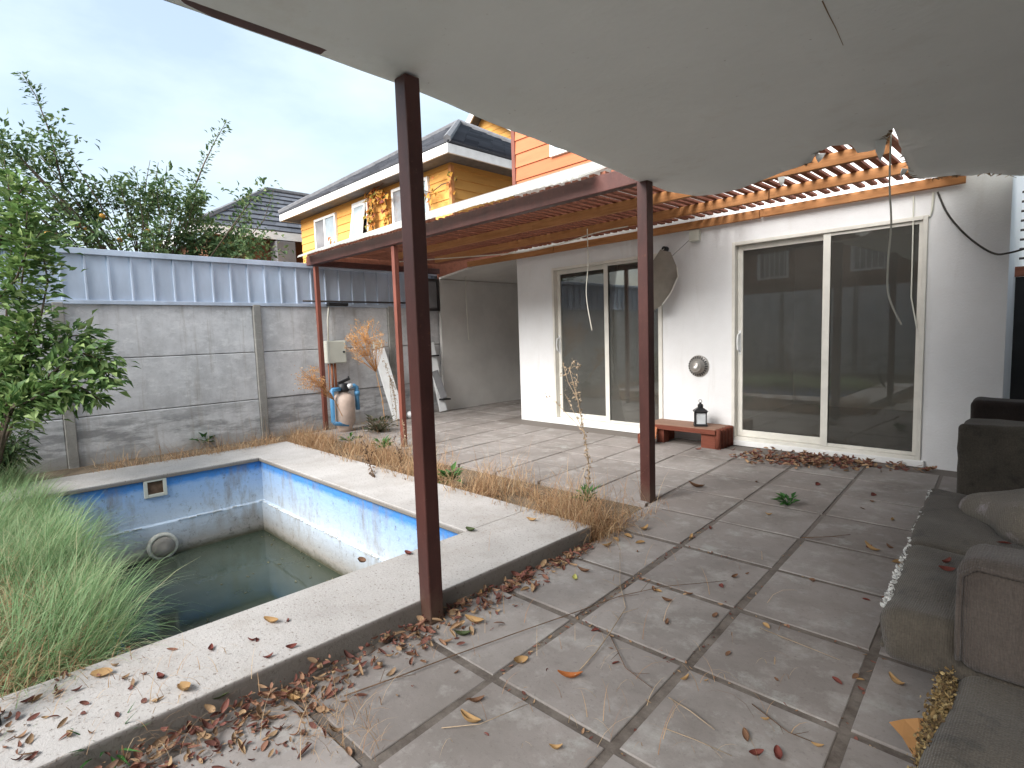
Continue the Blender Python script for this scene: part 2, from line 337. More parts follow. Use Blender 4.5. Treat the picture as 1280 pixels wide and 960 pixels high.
def tag(o, label=None, cat=None, group=None, kind=None):
    if label: o['label'] = label
    if cat: o['category'] = cat
    if group: o['group'] = group
    if kind: o['kind'] = kind
    return o
def thing(name, loc, label, cat, group=None):
    o = bpy.data.objects.new(name, None); o.empty_display_size = .1; o.location = loc; col.objects.link(o)
    return tag(o, label, cat, group)
def copy_tree(o, parent=None):
    c = o.copy(); col.objects.link(c)
    if parent: c.parent = parent
    for ch in list(o.children): copy_tree(ch, c)
    return c
def rbox(c, size, r, n=5, lump=.0, rot=None, seed=0, fs=4.0):
    """rounded, slightly lumpy upholstered block"""
    mb = MB(); h = [x/2 for x in size]; ks = []
    for a in range(3):
        core = max(h[a]-r, .001); arc = [math.sin(t*PI/2/4) for t in range(1, 5)]
        m = max(2, int(core*2/.05)); inner = [-core+2*core*i/m for i in range(m+1)]
        ks.append([-core-r*math.tan(t*PI/4/3) for t in (3, 2, 1)]+inner+[core+r*math.tan(t*PI/4/3) for t in (1, 2, 3)])
    idx = {}
    def vid(p):
        key = tuple(round(x, 5) for x in p)
        if key not in idx: idx[key] = len(mb.v); mb.v.append(key)
        return idx[key]
    for a in range(3):
        b, d = (a+1) % 3, (a+2) % 3
        for sgn in (-1, 1):
            for i in range(len(ks[b])-1):
                for j in range(len(ks[d])-1):
                    q = []
                    for ii, jj in ((i, j), (i+1, j), (i+1, j+1), (i, j+1)):
                        p = [0, 0, 0]; p[a] = sgn*h[a]; p[b] = ks[b][ii]; p[d] = ks[d][jj]; q.append(vid(p))
                    mb.f.append(tuple(q if sgn > 0 else q[::-1]))
    from mathutils import noise
    R_ = rot or Matrix.Identity(3); out = []
    for p in mb.v:
        p = Vector(p); q = Vector([max(-h[a]+r, min(h[a]-r, p[a])) for a in range(3)]); d = p-q
        dn = d.normalized() if d.length > 1e-6 else Vector((0, 0, 1)); p = q+dn*r if d.length > 1e-6 else p
        if lump:
            nn = noise.noise(p*fs+Vector((seed*7.3, seed, 3))); p = p+dn*nn*lump+dn*noise.noise(p*fs*3+Vector((seed, 5, 1)))*lump*.4
        out.append(tuple(R_ @ p+Vector(c)))
    mb.v = out; return mb
def leaf_mesh(mb, p, d, nrm, L, W, fold=.25):
    d = d.normalized(); s_ = d.cross(nrm); s_ = s_.normalized() if s_.length > 1e-6 else d.orthogonal().normalized(); u = s_.cross(d)
    a = p+d*L*.45; f = u*W*fold
    mb.add([p, a+s_*W*.5+f, p+d*L-u*L*.12, a-s_*W*.5+f, p+d*L*.5], [(0, 1, 4), (1, 2, 4), (2, 3, 4), (3, 0, 4)])
def curl_leaf(mb, p, yaw, L, W, curl, bend, tilt=0., roll=0.):
    R_ = Matrix.Rotation(yaw, 3, 'Z') @ Matrix.Rotation(tilt, 3, 'Y') @ Matrix.Rotation(roll, 3, 'X'); vs = []; n = 6
    for i in range(n+1):
        t = i/n; w = W*.5*math.sin(PI*min(1, t*.93+.05))**.7
        for j in (-1, -.5, 0, .5, 1):
            a = j*curl; y = w*(math.sin(a)/curl if curl > .05 else j); z = w*(1-math.cos(a))/max(curl, .05)*1.2+bend*L*(t-.5)**2*2
            vs.append(Vector(((t-.5)*L, y, z+.0*random.random())))
    vs = [R_ @ v for v in vs]; zm = min(v.z for v in vs)
    vs = [v+Vector(p)-Vector((0, 0, zm-.002)) for v in vs]
    mb.add(vs, [(i*5+j, i*5+j+1, (i+1)*5+j+1, (i+1)*5+j) for i in range(n) for j in range(4)])
def rnd(a, b): return random.uniform(a, b)
def rdir(): 
    v = Vector((random.gauss(0, 1), random.gauss(0, 1), random.gauss(0, 1))); return v.normalized()

# ------------------------------------------------------------------ world and light
w = bpy.data.worlds.new('World'); sc.world = w; w.use_nodes = True; nt = w.node_tree
bg = nt.nodes['Background']; sky = nt.nodes.new('ShaderNodeTexSky'); sky.sky_type = 'NISHITA'; sky.sun_disc = False
SUN_EL, SUN_AZ = 35, 180       # azimuth measured from +Y towards +X
sky.sun_elevation = math.radians(SUN_EL); sky.sun_rotation = math.radians(SUN_AZ); sky.air_density = 1.0; sky.dust_density = 3.0; sky.ozone_density = 1.0
hz = nt.nodes.new('ShaderNodeMix'); hz.data_type = 'RGBA'; hz.inputs[0].default_value = .72; hz.inputs[7].default_value = (3.1, 3.65, 3.95, 1)
tcw = nt.nodes.new('ShaderNodeTexCoord'); mpw = nt.nodes.new('ShaderNodeMapping'); mpw.inputs['Scale'].default_value = (1.2, 1.2, 3.0); nt.links.new(tcw.outputs['Generated'], mpw.inputs[0])
nzw = nt.nodes.new('ShaderNodeTexNoise'); nzw.inputs['Scale'].default_value = 2.2; nzw.inputs['Detail'].default_value = 6; nzw.inputs['Roughness'].default_value = .55; nt.links.new(mpw.outputs[0], nzw.inputs['Vector'])
rmw = nt.nodes.new('ShaderNodeMapRange'); rmw.inputs[1].default_value = .35; rmw.inputs[2].default_value = .68; rmw.inputs[3].default_value = .45; rmw.inputs[4].default_value = .98; nt.links.new(nzw.outputs['Fac'], rmw.inputs[0]); nt.links.new(rmw.outputs[0], hz.inputs[0])
nt.links.new(sky.outputs[0], hz.inputs[6]); nt.links.new(hz.outputs[2], bg.inputs[0]); bg.inputs[1].default_value = .05
sd = bpy.data.lights.new('sun', 'SUN'); so = bpy.data.objects.new('sun', sd); col.objects.link(so)
sd.energy = 1.5; sd.angle = math.radians(50); sd.color = (1, .98, .955)
el, az = math.radians(SUN_EL), math.radians(SUN_AZ)
so.rotation_euler = Vector((math.sin(az)*math.cos(el), math.cos(az)*math.cos(el), math.sin(el))).to_track_quat('Z', 'Y').to_euler()
sc.view_settings.view_transform = 'Standard'; sc.view_settings.look = 'None'; sc.view_settings.gamma = 1; sc.view_settings.exposure = 2.66
sc.view_settings.use_curve_mapping = False
sc.cycles.max_bounces = 10; sc.cycles.diffuse_bounces = 5; sc.cycles.transparent_max_bounces = 16

# ------------------------------------------------------------------ ground, patio
PX0, PX1, PY0, PY1 = -5.97, -2.55, .37, 2.13        # pool opening
CX0, CX1, CY1 = -6.62, -2.05, 2.68                  # coping outside
mb = MB(); zs = -.03
for x0, x1, y0, y1 in ((-60, PX0-.05, -60, 60), (PX1+.05, 60, -60, 60), (PX0-.05, PX1+.05, -60, PY0-.04), (PX0-.05, PX1+.05, PY1+.05, 60)):
    mb.quad((x0, y0, zs), (x1, y0, zs), (x1, y1, zs), (x0, y1, zs))
tag(mb.build('ground', 'soil'), kind='structure')
jb, pb = MB(), MB()
O = Vector((-.994, 1.883, 0)); U = Vector((.536, .012, 0)); V = Vector((-.037, .55, 0))
for x0, x1, y0, y1 in ((CX1+.004, 1.6, -4.4, 5.99), (-7.74, CX1+.004, 3.55, 5.99), (-7.74, -5.9, 5.99, 9)):
    jb.quad((x0, y0, -.005), (x1, y0, -.005), (x1, y1, -.005), (x0, y1, -.005))
for i in range(-14, 6):
    for j in range(-12, 15):
        a = O+U*i+V*j; g_ = .018 if j < 3 else .011
        def pt(s, t): return a+U*s+V*t
        du, dv = g_/U.length, g_/V.length
        q = [pt(du+rnd(-.006, .008), dv+rnd(-.006, .008)), pt(1-du+rnd(-.008, .006), dv+rnd(-.006, .008)), pt(1-du+rnd(-.008, .006), 1-dv+rnd(-.008, .006)), pt(du+rnd(-.006, .008), 1-dv+rnd(-.008, .006))]
        c = sum(q, Vector())/4; xs = [p.x for p in q]; ys = [p.y for p in q]
        near = c.x > CX1-.2 and c.y > -4.2 and c.y < 5.9
        far = c.x > -7.7 and c.y > 3.4 and c.y < 5.9
        back = c.x < -5.9 and c.y >= 5.7 and c.x > -7.7
        if not (near or far or back) or max(xs) > 1.6: continue
        if c.y < CY1+.2 and c.x < CX1+.35: q = [Vector((max(p.x, CX1+.012), p.y, 0)) for p in q]
        if (far or near) and not back: q = [Vector((p.x, min(p.y, 5.985), 0)) for p in q]
        if max(p.x for p in q)-min(p.x for p in q) < .06: continue
        dz = rnd(-.0015, .003); tl = (rnd(-.0025, .0025), rnd(-.0025, .0025))
        top = [Vector((p.x, p.y, dz+tl[0]*(p.x-c.x)*2+tl[1]*(p.y-c.y)*2)) for p in q]; e = .003
        tin = [p+(c-p).normalized()*e*1.4 for p in top]; top2 = [Vector((p.x, p.y, p.z-e)) for p in top]; bot = [Vector((p.x, p.y, -.03)) for p in top]
        pb.add(tin+top2+bot, [(0, 1, 2, 3)]+[(4+k, 4+(k+1) % 4, (k+1) % 4, k) for k in range(4)]+[(8+k, 8+(k+1) % 4, 4+(k+1) % 4, 4+k) for k in range(4)])
tag(jb.build('patio_joints', 'joint'), kind='structure')
tag(pb.build('patio', 'pave'), kind='structure')

# ------------------------------------------------------------------ swimming pool
pool = thing('swimming_pool', (-4.3, 1.2, 0), 'nearly empty rectangular pool with faded blue paint and pale stone coping', 'pool')
b = MB(); zt, zl, zf = .057, -.36, -1.15; k = .03
def ringwall(b, x0, x1, y0, y1, z0, z1):
    b.quad((x0, y1, z0), (x1, y1, z0), (x1, y1, z1), (x0, y1, z1)); b.quad((x1, y0, z0), (x0, y0, z0), (x0, y0, z1), (x1, y0, z1))
    b.quad((x0, y0, z0), (x0, y1, z0), (x0, y1, z1), (x0, y0, z1)); b.quad((x1, y1, z0), (x1, y0, z0), (x1, y0, z1), (x1, y1, z1))
ringwall(b, PX0, PX1, PY0, PY1, zl, zt); ringwall(b, PX0+k, PX1-k, PY0+k, PY1-k, zf, zl-.012)
o4 = [(PX0, PY0), (PX1, PY0), (PX1, PY1), (PX0, PY1)]; i4 = [(PX0+k, PY0+k), (PX1-k, PY0+k), (PX1-k, PY1-k), (PX0+k, PY1-k)]
for q in range(4):
    r = (q+1) % 4; b.quad((*o4[q], zl), (*o4[r], zl), (*i4[r], zl-.012), (*i4[q], zl-.012))
b.quad((PX0, PY0, zf), (PX1, PY0, zf), (PX1, PY1, zf), (PX0, PY1, zf)); b.build('basin', 'pool', pool)
b = MB()                                            # flaking paint along the ledge
for along, fixed, a0, a1 in (('y', PX0+k+.002, PY0, PY1), ('x', PY1-k-.002, PX0, PX1)):
    t = a0
    while t < a1-.05:
        L = rnd(.02, .09); hgt = rnd(.004, .02)*(1 if random.random() < .75 else .2); dz = rnd(-.006, .004)
        if random.random() < .8:
            if along == 'y': b.obox((fixed, t+L/2, zl-.004+dz), (.006, 0, 0), (0, L/2, 0), (.002, 0, hgt/2))
            else: b.obox((t+L/2, fixed, zl-.004+dz), (L/2, 0, 0), (0, .006, 0), (0, -.002, hgt/2))
        t += L+rnd(0, .02)
b.build('peeling_paint', 'peel', pool)['kind'] = 'stuff'
b = MB(); ov = .025; c0, c1 = .058, .1
def slabrun(x0, x1, y0, y1): b.box(x0, x1, y0, y1, c0, c1)
def lrun(along, a0, a1, lip, inn, outr):
    pr = [(lip, c0), (lip, c1), (outr, c1), (outr, -.03), (inn, -.03), (inn, c0)]; vs = []
    for a in (a0, a1): vs += [(p, a, z) if along == 'y' else (a, p, z) for p, z in pr]
    b.add(vs, [(i_, (i_+1) % 6, 6+(i_+1) % 6, 6+i_) for i_ in range(6)]+[(0, 3, 2, 1), (0, 5, 4, 3), (6, 7, 8, 9), (6, 9, 10, 11)])
lrun('y', -.9, CY1, PX1-ov, PX1+.03, CX1); lrun('x', CX0, PX1-ov-.002, PY1-ov, PY1+.03, CY1); lrun('y', -.15, PY1-ov-.002, PX0+ov, PX0-.03, CX0)
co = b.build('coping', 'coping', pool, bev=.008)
import bmesh
_bm = bmesh.new(); _bm.from_mesh(co.data); bmesh.ops.recalc_face_normals(_bm, faces=_bm.faces); _bm.to_mesh(co.data); _bm.free()
b = MB(); x = PX0+.022                               # skimmer: frame around a dark shade panel
for y0, y1, z0, z1 in ((1.07, 1.10, -.105, .07), (1.225, 1.255, -.105, .07), (1.10, 1.225, -.105, -.075), (1.10, 1.225, .042, .07)): b.box(PX0-.02, x, y0, y1, z0, z1)
sk = b.build('skimmer_frame', 'cream', pool, bev=.004)
MB().box(PX0-.01, PX0+.004, 1.10, 1.225, -.075, .042).build('skimmer_shade', 'twig', sk)  # solid panel coloured dark for the shade inside the skimmer
lc = (PX0+k, 1.17, -.575)
lt = MB().lathe(lc, [(.128, 0), (.128, .03), (.117, .045), (.102, .047), (.098, .04), (.06, .06), (.0, .066)], 32, 'x').build('pool_light', simple('grimy cream plastic', lin(.56, .54, .47), .85, .15, .35, 14), pool, True)
MB().lathe((lc[0]+.046, lc[1], lc[2]), [(.093, 0), (.093, .012), (.05, .026), (.0, .03)], 28, 'x').build('light_lens', 'dish', lt, True)
tag(MB().quad((PX0+k-.01, PY0+k-.01, -.68), (PX1-k+.01, PY0+k-.01, -.68), (PX1-k+.01, PY1-k+.01, -.68), (PX0+k-.01, PY1-k+.01, -.68)).build('water', 'water'), kind='structure')
b = MB()                                            # floating scraps
for i in range(60):
    x = rnd(-5.8, -2.7); y = rnd(.5, 2.05); 
    if random.random() < .5: y = 2.09-abs(random.gauss(0, .12)); 
    b.obox((x, y, -.677), (rnd(.003, .02), rnd(-.01, .01), 0), (rnd(-.003, .003), rnd(.002, .006), 0), (0, 0, .002))
tag(b.build('floating_debris', 'debris'), 'scraps of leaf floating on the dark pool water', 'debris', kind='stuff')

# ------------------------------------------------------------------ boundary walls
fx = -7.8
fen = thing('concrete_fence', (fx, 1.9, 0), 'stained precast concrete panel wall behind the pool with slim posts', 'wall')
pys = [-5.53, -3.43, -1.33, .77, 2.87, 4.97, 7.07]
for i in range(len(pys)-1):
    for j, (z0, z1) in enumerate(((-.04, .521), (.530, 1.165), (1.174, 1.79))):
        MB().box(fx-.05-.003*((i+j) % 2), fx-.007*((i*2+j) % 3), pys[i]+.052, pys[i+1]-.052, z0, z1).build('panel', 'panel', fen, bev=.008)
MB().box(fx-.1, fx-.056, pys[0], pys[-1], -.04, 1.788).build('core', 'concrete', fen)  # backing added behind the panels to stop light through the joints
for y in pys: MB().box(fx-.07, fx+.03, y-.05, y+.05, -.04, 1.81).build('post', 'concrete', fen, bev=.008)
ms = thing('metal_screen', (fx, 1, 1.8), 'ribbed galvanised steel sheet screen fixed along the top of concrete wall', 'fence')
b = MB(); y = -5.5; xs = fx-.02; prof = []
while y < 7.0:
    prof += [(y, xs), (y+.16, xs), (y+.18, xs), (y+.187, xs+.022), (y+.203, xs+.022), (y+.21, xs)]; y += .219
for (ya, xa), (yb, xb) in zip(prof[:-1], prof[1:]): b.quad((xa, ya, 1.80), (xb, yb, 1.80), (xb, yb, 2.36), (xa, ya, 2.36))
b.build('sheet', 'metal', ms)
MB().box(fx-.06, fx+.03, -5.5, 7.0, 2.345, 2.41).build('top_rail', 'metal', ms, bev=.004)
MB().box(fx-.05, fx+.022, -5.5, 7.0, 1.792, 1.838).build('bottom_rail', 'metal', ms, bev=.004)
# rear walls behind the camera (seen mirrored in the door glass)
rf = thing('rear_fence', (-3, -4.6, 0), 'tall concrete panel wall opposite the glass doors, seen reflected', 'wall')
for i in range(5):
    x0 = -7.7+i*1.86
    for z0, z1 in ((-.04, .74), (.743, 1.49), (1.493, 2.24)): MB().box(x0+.05, x0+1.81, -4.65, -4.6, z0, z1).build('panel', 'panel', rf, bev=.008)
    MB().box(x0-.05, x0+.05, -4.67, -4.57, -.04, 2.26).build('post', 'concrete', rf)
sw = thing('side_wall', (1.75, 0, 0), 'unseen rendered boundary wall behind the sofas, kept white for bounce light', 'wall')
MB().box(1.65, 1.8, -4.5, 9, -.04, 2.2).build('render', 'stucco', sw)  # unseen wall, white finish chosen to bounce light onto the patio
nb = thing('red_house', (-5, -7, 0), 'red boarded house with barred windows, reflected in the right door', 'house')
MB().lap((1.5, -6.6, 0), (-1, 0, 0), (0, 0, 1), (0, 1, 0), 11, 4.6).build('wall', 'brown', nb)
MB().box(-9.5, 1.5, -12, -6.64, 0, 4.6).build('core', 'brown', nb)
MB().add([(-9.9, -6.1, 4.5), (1.9, -6.1, 4.5), (1.9, -9.4, 5.6), (-9.9, -9.4, 5.6), (-9.9, -12.5, 4.5), (1.9, -12.5, 4.5)], [(0, 1, 2, 3), (3, 2, 5, 4)]).build('roof', 'tile', nb)
for x in (-7.3, -4.6):
    fr = MB().frame(x, x+.95, 2.8, 3.75, -6.62, -6.54, .06).build('window', 'whitetrim', nb)
    MB().box(x+.06, x+.89, -6.61, -6.58, 2.86, 3.69).build('pane', 'fargrey', fr)
    b = MB()
    for k_ in range(6): b.tube([(x+.1+k_*.15, -6.5, 2.8), (x+.1+k_*.15, -6.5, 3.75)], .012, 5)
    b.build('bars', 'whitetrim', fr)

# ------------------------------------------------------------------ white house
hs = thing('white_house', (-3.1, 6.0, 0), 'white stuccoed house with two sliding doors and terracotta boarded upper storey', 'house')
b = MB(); y0, y1 = 6.0, 6.18; ZT = 3.36
D1 = (-5.19, -3.46); D2 = (-2.61, -.90); zd0, zd1 = .055, 2.205
for x0, x1 in ((-5.89, D1[0]), (D1[1], D2[0]), (D2[1], -.37)): b.box(x0, x1, y0, y1, -.03, zd1)
for d in (D1, D2): b.box(d[0], d[1], y0, y1, -.03, zd0)
b.box(-5.89, -.37, y0, y1, zd1, ZT)
b.build('front_wall', 'stucco', hs)
MB().box(-5.89, -5.74, 6.18, 12, -.03, ZT).build('side_wall', 'stucco', hs)
MB().box(-.52, -.37, 6.18, 12, -.03, ZT).build('side_wall', 'stucco', hs)
b = MB(); b.box(-5.74, -.52, 9.4, 9.5, 0, 2.5); b.box(-3.25, -3.1, 6.19, 9.4, 0, 2.5); b.box(-5.74, -.52, 6.19, 9.5, 2.5, 2.55); b.build('interior', 'room', hs)
MB().box(-5.74, -.52, 6.19, 9.4, -.02, .04).build('interior_floor', 'roomfloor', hs)
MB().lap((-5.89, 6.05, ZT+.002), (1, 0, 0), (0, 0, 1), (0, -1, 0), 5.5, 2.6, .193, .02).build('upper_wall', 'orange', hs)
MB().box(-5.885, -.39, 6.06, 12, ZT+.002, 5.95).build('upper_core', 'brown', hs)
MB().box(-5.95, -5.885, 6.02, 6.1, ZT, 5.95).build('corner_trim', 'rust', hs)
b = MB(); b.add([(-6.3, 5.5, 5.8), (0, 5.5, 5.8), (0, 9, 7.3), (-6.3, 9, 7.3), (0, 12.5, 5.8), (-6.3, 12.5, 5.8)], [(0, 1, 2, 3), (3, 2, 4, 5)]); b.build('roof', 'tile', hs, thick=.12)
fr = MB().frame(-5.19, -4.1, 3.73, 4.75, 6.0, 6.06, .07).build('window', 'whitetrim', hs, bev=.004)
MB().box(-5.12, -4.17, 6.015, 6.03, 3.80, 4.68).build('pane', 'farglass', fr)
def sliding_door(d, mx):
    x0, x1 = d
    fr = MB().frame(x0, x1, zd0, zd1, 5.975, 6.10, .035).build('sliding_door', 'frame', hs, bev=.004)
    b = MB(); b.frame(x0+.037, mx+.02, zd0+.037, zd1-.037, 6.045, 6.075, .055, .07); b.build('moving_sash', 'frame', fr, bev=.004)
    b = MB(); b.frame(mx-.03, x1-.037, zd0+.037, zd1-.037, 6.0, 6.035, .028, .03); b.box(mx-.03, mx+.035, 5.992, 5.9995, zd0+.037, zd1-.037); b.build('fixed_sash', 'frame', fr, bev=.003)
    MB().box(x0+.092, mx-.035, 6.057, 6.062, zd0+.107, zd1-.092).build('pane', 'glass', fr)
    MB().box(mx-.002, x1-.065, 6.014, 6.019, zd0+.067, zd1-.065).build('pane', 'glass', fr)
    hx = x0+.065; pts = [Vector((hx, 6.04, 1.03)), Vector((hx-.004, 5.995, 1.05)), Vector((hx-.006, 5.985, 1.13)), Vector((hx-.004, 5.995, 1.21)), Vector((hx, 6.04, 1.23))]
    MB().tube(pts, .011, 8).box(hx-.014, hx+.014, 6.036, 6.0448, 1.0, 1.26).build('handle', 'whiteplastic', fr, bev=.002)
sliding_door(D1, -4.28); sliding_door(D2, -1.69)
for d in (D1, D2): MB().box(d[0]-.03, d[1]+.03, 5.955, 5.9985, -.0, zd0+.002).build('sill', 'whitetrim', hs, bev=.005)
fv = MB().lathe((-3.0, 6.0, .865), [(.125, 0), (.125, .01), (.115, .022), (.085, .03), (.085, .055), (.06, .06), (.06, .1), (.05, .115), (.0, .12)], 32, 'y').build('flue_vent', 'steel', hs, True)
b = MB()
for k_ in range(24):
    a = 2*PI*k_/24; p = Vector((-3.0+.1*math.cos(a), 5.972, .865+.1*math.sin(a))); r_ = Vector((math.cos(a), 0, math.sin(a))); t_ = Vector((-math.sin(a), 0, math.cos(a)))
    b.obox(p, t_*.006, (0, .003, 0), r_*.016)
b.build('louvre', 'black', fv)
MB().box(-3.09, -2.97, 5.94, 5.9985, 2.28, 2.40).build('junction_box', 'cream', hs, bev=.006)
b = MB(); b.tube([GY(1016, 291, 5.985), GY(1163, 270, 5.985), GY(1165, 262, 5.985), GY(1167, 240, 5.985)], .009, 6); b.tube([GY(1142, 245, 5.98), GY(1141, 300, 5.98), GY(1139, 372, 5.98), GY(1146, 410, 5.98)], .006, 6)
b.build('wall_conduit', 'cream', hs)
b = MB(); b.tube([(-3.4, 5.93, 2.24), (-3.4, 5.9985, 2.24)], .03, 12); b.build('wall_eyelet', 'black', hs)
# passage wall and its soffit
pw = thing('passage_wall', (-7.72, 7.2, 0), 'plain white wall of the recessed passage left of the house', 'wall')
MB().box(-7.76, -7.70, 5.93, 9.2, -.03, 2.28).build('wall_panel', 'greywall', pw)
MB().add([(-7.76, 5.95, 2.30), (-5.9, 5.95, 2.52), (-5.9, 9.3, 2.56), (-7.76, 9.3, 2.30)], [(0, 1, 2, 3)]).build('soffit', 'greywall', pw, thick=.03)
MB().box(-7.76, -7.735, 5.93, 9.2, 2.285, 2.95).build('upper_board', 'slat', pw)
MB().box(-7.69, -5.9, 9.1, 9.2, -.03, 2.29).build('end_panel', 'greywall', pw)
MB().box(-7.699, -7.685, 5.95, 9.1, 2.20, 2.225).build('cover_strip', 'greywall', pw)

# ------------------------------------------------------------------ pergola
pg = thing('pergola', (-4.5, 4.8, 0), 'red pergola with slatted ceiling and corrugated roof over the doors', 'pergola')
def steel_post(x, y, s_, z1, m, par):
    o = MB().box(x-s_/2, x+s_/2, y-s_/2, y+s_/2, -.02, z1).build('post', m, par, bev=.006); return o
steel_post(-2.225, 3.62, .085, 2.37, 'maroon', pg); steel_post(-5.55, 3.64, .06, 2.36, 'rust', pg); steel_post(-7.6, 3.66, .06, 2.35, 'rust', pg)
MB().box(-7.72, -2.18, 3.58, 3.66, 2.365, 2.495).build('front_beam', 'maroon', pg, bev=.006)
MB().box(-7.72, -7.64, 3.66, 5.9, 2.365, 2.45).build('side_beam', 'maroon', pg, bev=.006)
MB().add([(-7.725, 3.60, 2.455), (-7.725, 5.92, 2.455), (-7.725, 5.92, 3.36), (-7.725, 3.60, 2.54)], [(0, 1, 2, 3)]).build('end_board', 'slat', pg, thick=.015)
for y, z, cuts in ((4.55, 2.43, (-6.9, -4.2, -.9)), (5.25, 2.43, (-6.9, -3.9, -1.95, -.88)), (5.945, 2.41, (-6.95, -5.1, -2.3, -.65))):
    for a, c in zip(cuts[:-1], cuts[1:]):
        h_ = .085
        MB().box(a+.004, c-.004, y-.022+rnd(-.008, .008), y+.022, z+rnd(-.006, .004), z+h_).build('rafter', 'rafter', pg, bev=.004)
b = MB(); x = -7.6; i = 0
while x < -.8:
    if not (-7.7 < x < -7.65):
        yy = 3.66 if True else 0
        b.obox((x+rnd(-.006, .006), 4.79+rnd(-.02, .02), 2.532+rnd(-.003, .003)), (.0235, rnd(-.0015, .0015), 0), (rnd(-.012, .012), 1.12, 0), (0, 0, .011))
    x += .0955; i += 1
b.build('slat_layer', 'slat', pg)
def corr(x0, x1, m, seed):
    b = MB(); n = int((x1-x0)/.0095); ya, za, yb, zb = 3.40, 2.472, 6.03, 3.50; rows = 3; vs = []
    for r in range(rows+1):
        t = r/rows
        for i_ in range(n+1):
            xx = x0+(x1-x0)*i_/n; vs.append((xx, ya+(yb-ya)*t+(.012*math.sin(xx*9+seed) if r == 0 else 0), za+(zb-za)*t+.011*math.sin(2*PI*xx/.076)+.006*math.sin(xx*1.7+seed)*(1-t)))
    b.add(vs, [(r*(n+1)+i_, r*(n+1)+i_+1, (r+1)*(n+1)+i_+1, (r+1)*(n+1)+i_) for r in range(rows) for i_ in range(n)])
    return b.build('roof_sheet', m, pg, True, thick=.004)
corr(-7.62, -5.0, 'roofsheet', 0); corr(-5.03, -2.62, 'roofsheet', 2)

# ------------------------------------------------------------------ awning with sagging ceiling
aw = thing('awning', (-.5, 2, 0), 'sagging grey sheet ceiling with torn far edge above the patio', 'awning')
MB().box(-2.058, -1.978, 1.39, 1.465, -.02, 2.39).build('post', 'maroon', aw, bev=.006)
tag(aw.children[0], 'near dark maroon steel post beside the pool')
MB().box(-2.10, -2.045, -1.0, 3.58, 2.405, 2.47).build('edge_beam', 'maroon', aw, bev=.004)
from mathutils import noise as mnoise
def ceil_z(x, y):
    z = 2.405+.035*mnoise.noise(Vector((x*.9, y*.8, 2)))+.012*mnoise.noise(Vector((x*2.6, y*2.2, 9)))
    if x < -1.7: z -= .03*max(0, min(1, (y-1.4)/1.5))*(1 if y > 1.4 else 0)
    z -= .07*math.exp(-((x+2.2)**2/.2+(y-4.5)**2/.25))
    return min(z, 2.47) if x > -2.0 else min(z, 2.41)
out = [(-2.075, -1.0)]
for px, py in ((210, 0), (300, 33), (400, 68), (500, 104), (560, 129), (600, 147), (645, 164), (689, 181), (714, 190), (750, 205), (775, 215), (800, 227), (835, 239), (870, 247), (895, 244), (925, 236), (960, 222), (1000, 207), (1014, 202), (1026, 188), (1042, 181), (1060, 180), (1073, 190), (1086, 188), (1105, 183), (1109, 172), (1114, 160), (1121, 174), (1128, 192), (1134, 208), (1139, 221)):
    q = Vector((0, 0, 2.4))
    for _ in range(6): q = G(px, py, ceil_z(q.x, q.y) if _ else 2.4)
    out.append((q.x, q.y))
NL = 14
out += [(-.88, 5.42), (-.82, 5.5), (-.70, 5.56), (-.6, 5.72), (-.5, 5.68), (-.42, 5.84), (-.32, 5.98), (1.6, 5.98), (1.6, -1.0)]
P2 = []
for i in range(len(out)):
    a, c = Vector(out[i]), Vector(out[(i+1) % len(out)]); n = max(1, int((c-a).length/.12)); nz = 0
    for j in range(n):
        q = a.lerp(c, j/n); jag = .012 if NL < i < len(out)-3 else (.003 if i < len(out)-3 else 0)
        P2.append(q+Vector((rnd(-jag, jag), rnd(-jag, jag))))
ne = len(P2); 
inner = [Vector((x+rnd(-.02, .02), y+rnd(-.02, .02))) for x in np.arange(-2.2, 1.6, .14) for y in np.arange(-.9, 5.95, .14)]
vv, ee, ff, *_ = delaunay_2d_cdt(P2+inner, [(i, (i+1) % ne) for i in range(ne)], [], 1, 1e-5)
from mathutils import noise as mnoise
b = MB(); b.add([(p.x, p.y, ceil_z(p.x, p.y)) for p in vv], [tuple(f) for f in ff]); b.build('ceiling_sheet', 'ceiling', aw, True, thick=.008)
MB().add([(-2.25, -1.05, 2.56), (1.7, -1.05, 2.62), (1.7, 3.5, 2.62), (-2.25, 3.5, 2.56)], [(0, 1, 2, 3)]).build('light_block_sheet', 'roofsheet', aw, thick=.01)  # unseen sheets added above the ceiling to keep light off it
MB().add([(-.85, 3.5, 2.60), (1.7, 3.5, 2.62), (1.7, 6.0, 2.62), (-.85, 6.0, 2.60)], [(0, 1, 2, 3)]).build('light_block_sheet', 'roofsheet', aw, thick=.01)
b = MB()
for pts in ([(1028, 0), (1036, 16), (1045, 32), (1054, 52)],):
    P_ = []
    for px, py in pts: q = G(px, py, 2.4); P_.append((q.x, q.y, ceil_z(q.x, q.y)-.005))
    b.tube(P_, .0022, 4, .001)
b.build('crack', 'torn', aw)['kind'] = 'stuff'
b = MB()                                            # torn flaps hanging from the edge
def flap(x, y, L, W, yaw, lean):
    z = ceil_z(x, y); d = Vector((math.cos(yaw), math.sin(yaw), 0)); n = Vector((-d.y, d.x, 0))
    p = Vector((x, y, z)); b.add([p-d*W/2, p+d*W/2, p+d*W*.3+n*lean*.5-Vector((0, 0, L*.6)), p+n*lean-Vector((0, 0, L)), p-d*W*.45+n*lean*.4-Vector((0, 0, L*.5))], [(0, 1, 2, 3, 4)])
flap(-.865, 4.1, .13, .06, .3, .02); flap(-.90, 5.0, .05, .07, 1.2, .03); flap(-1.2, 4.1, .05, .06, .8, .03); flap(-1.55, 4.4, .06, .05, .3, .04)
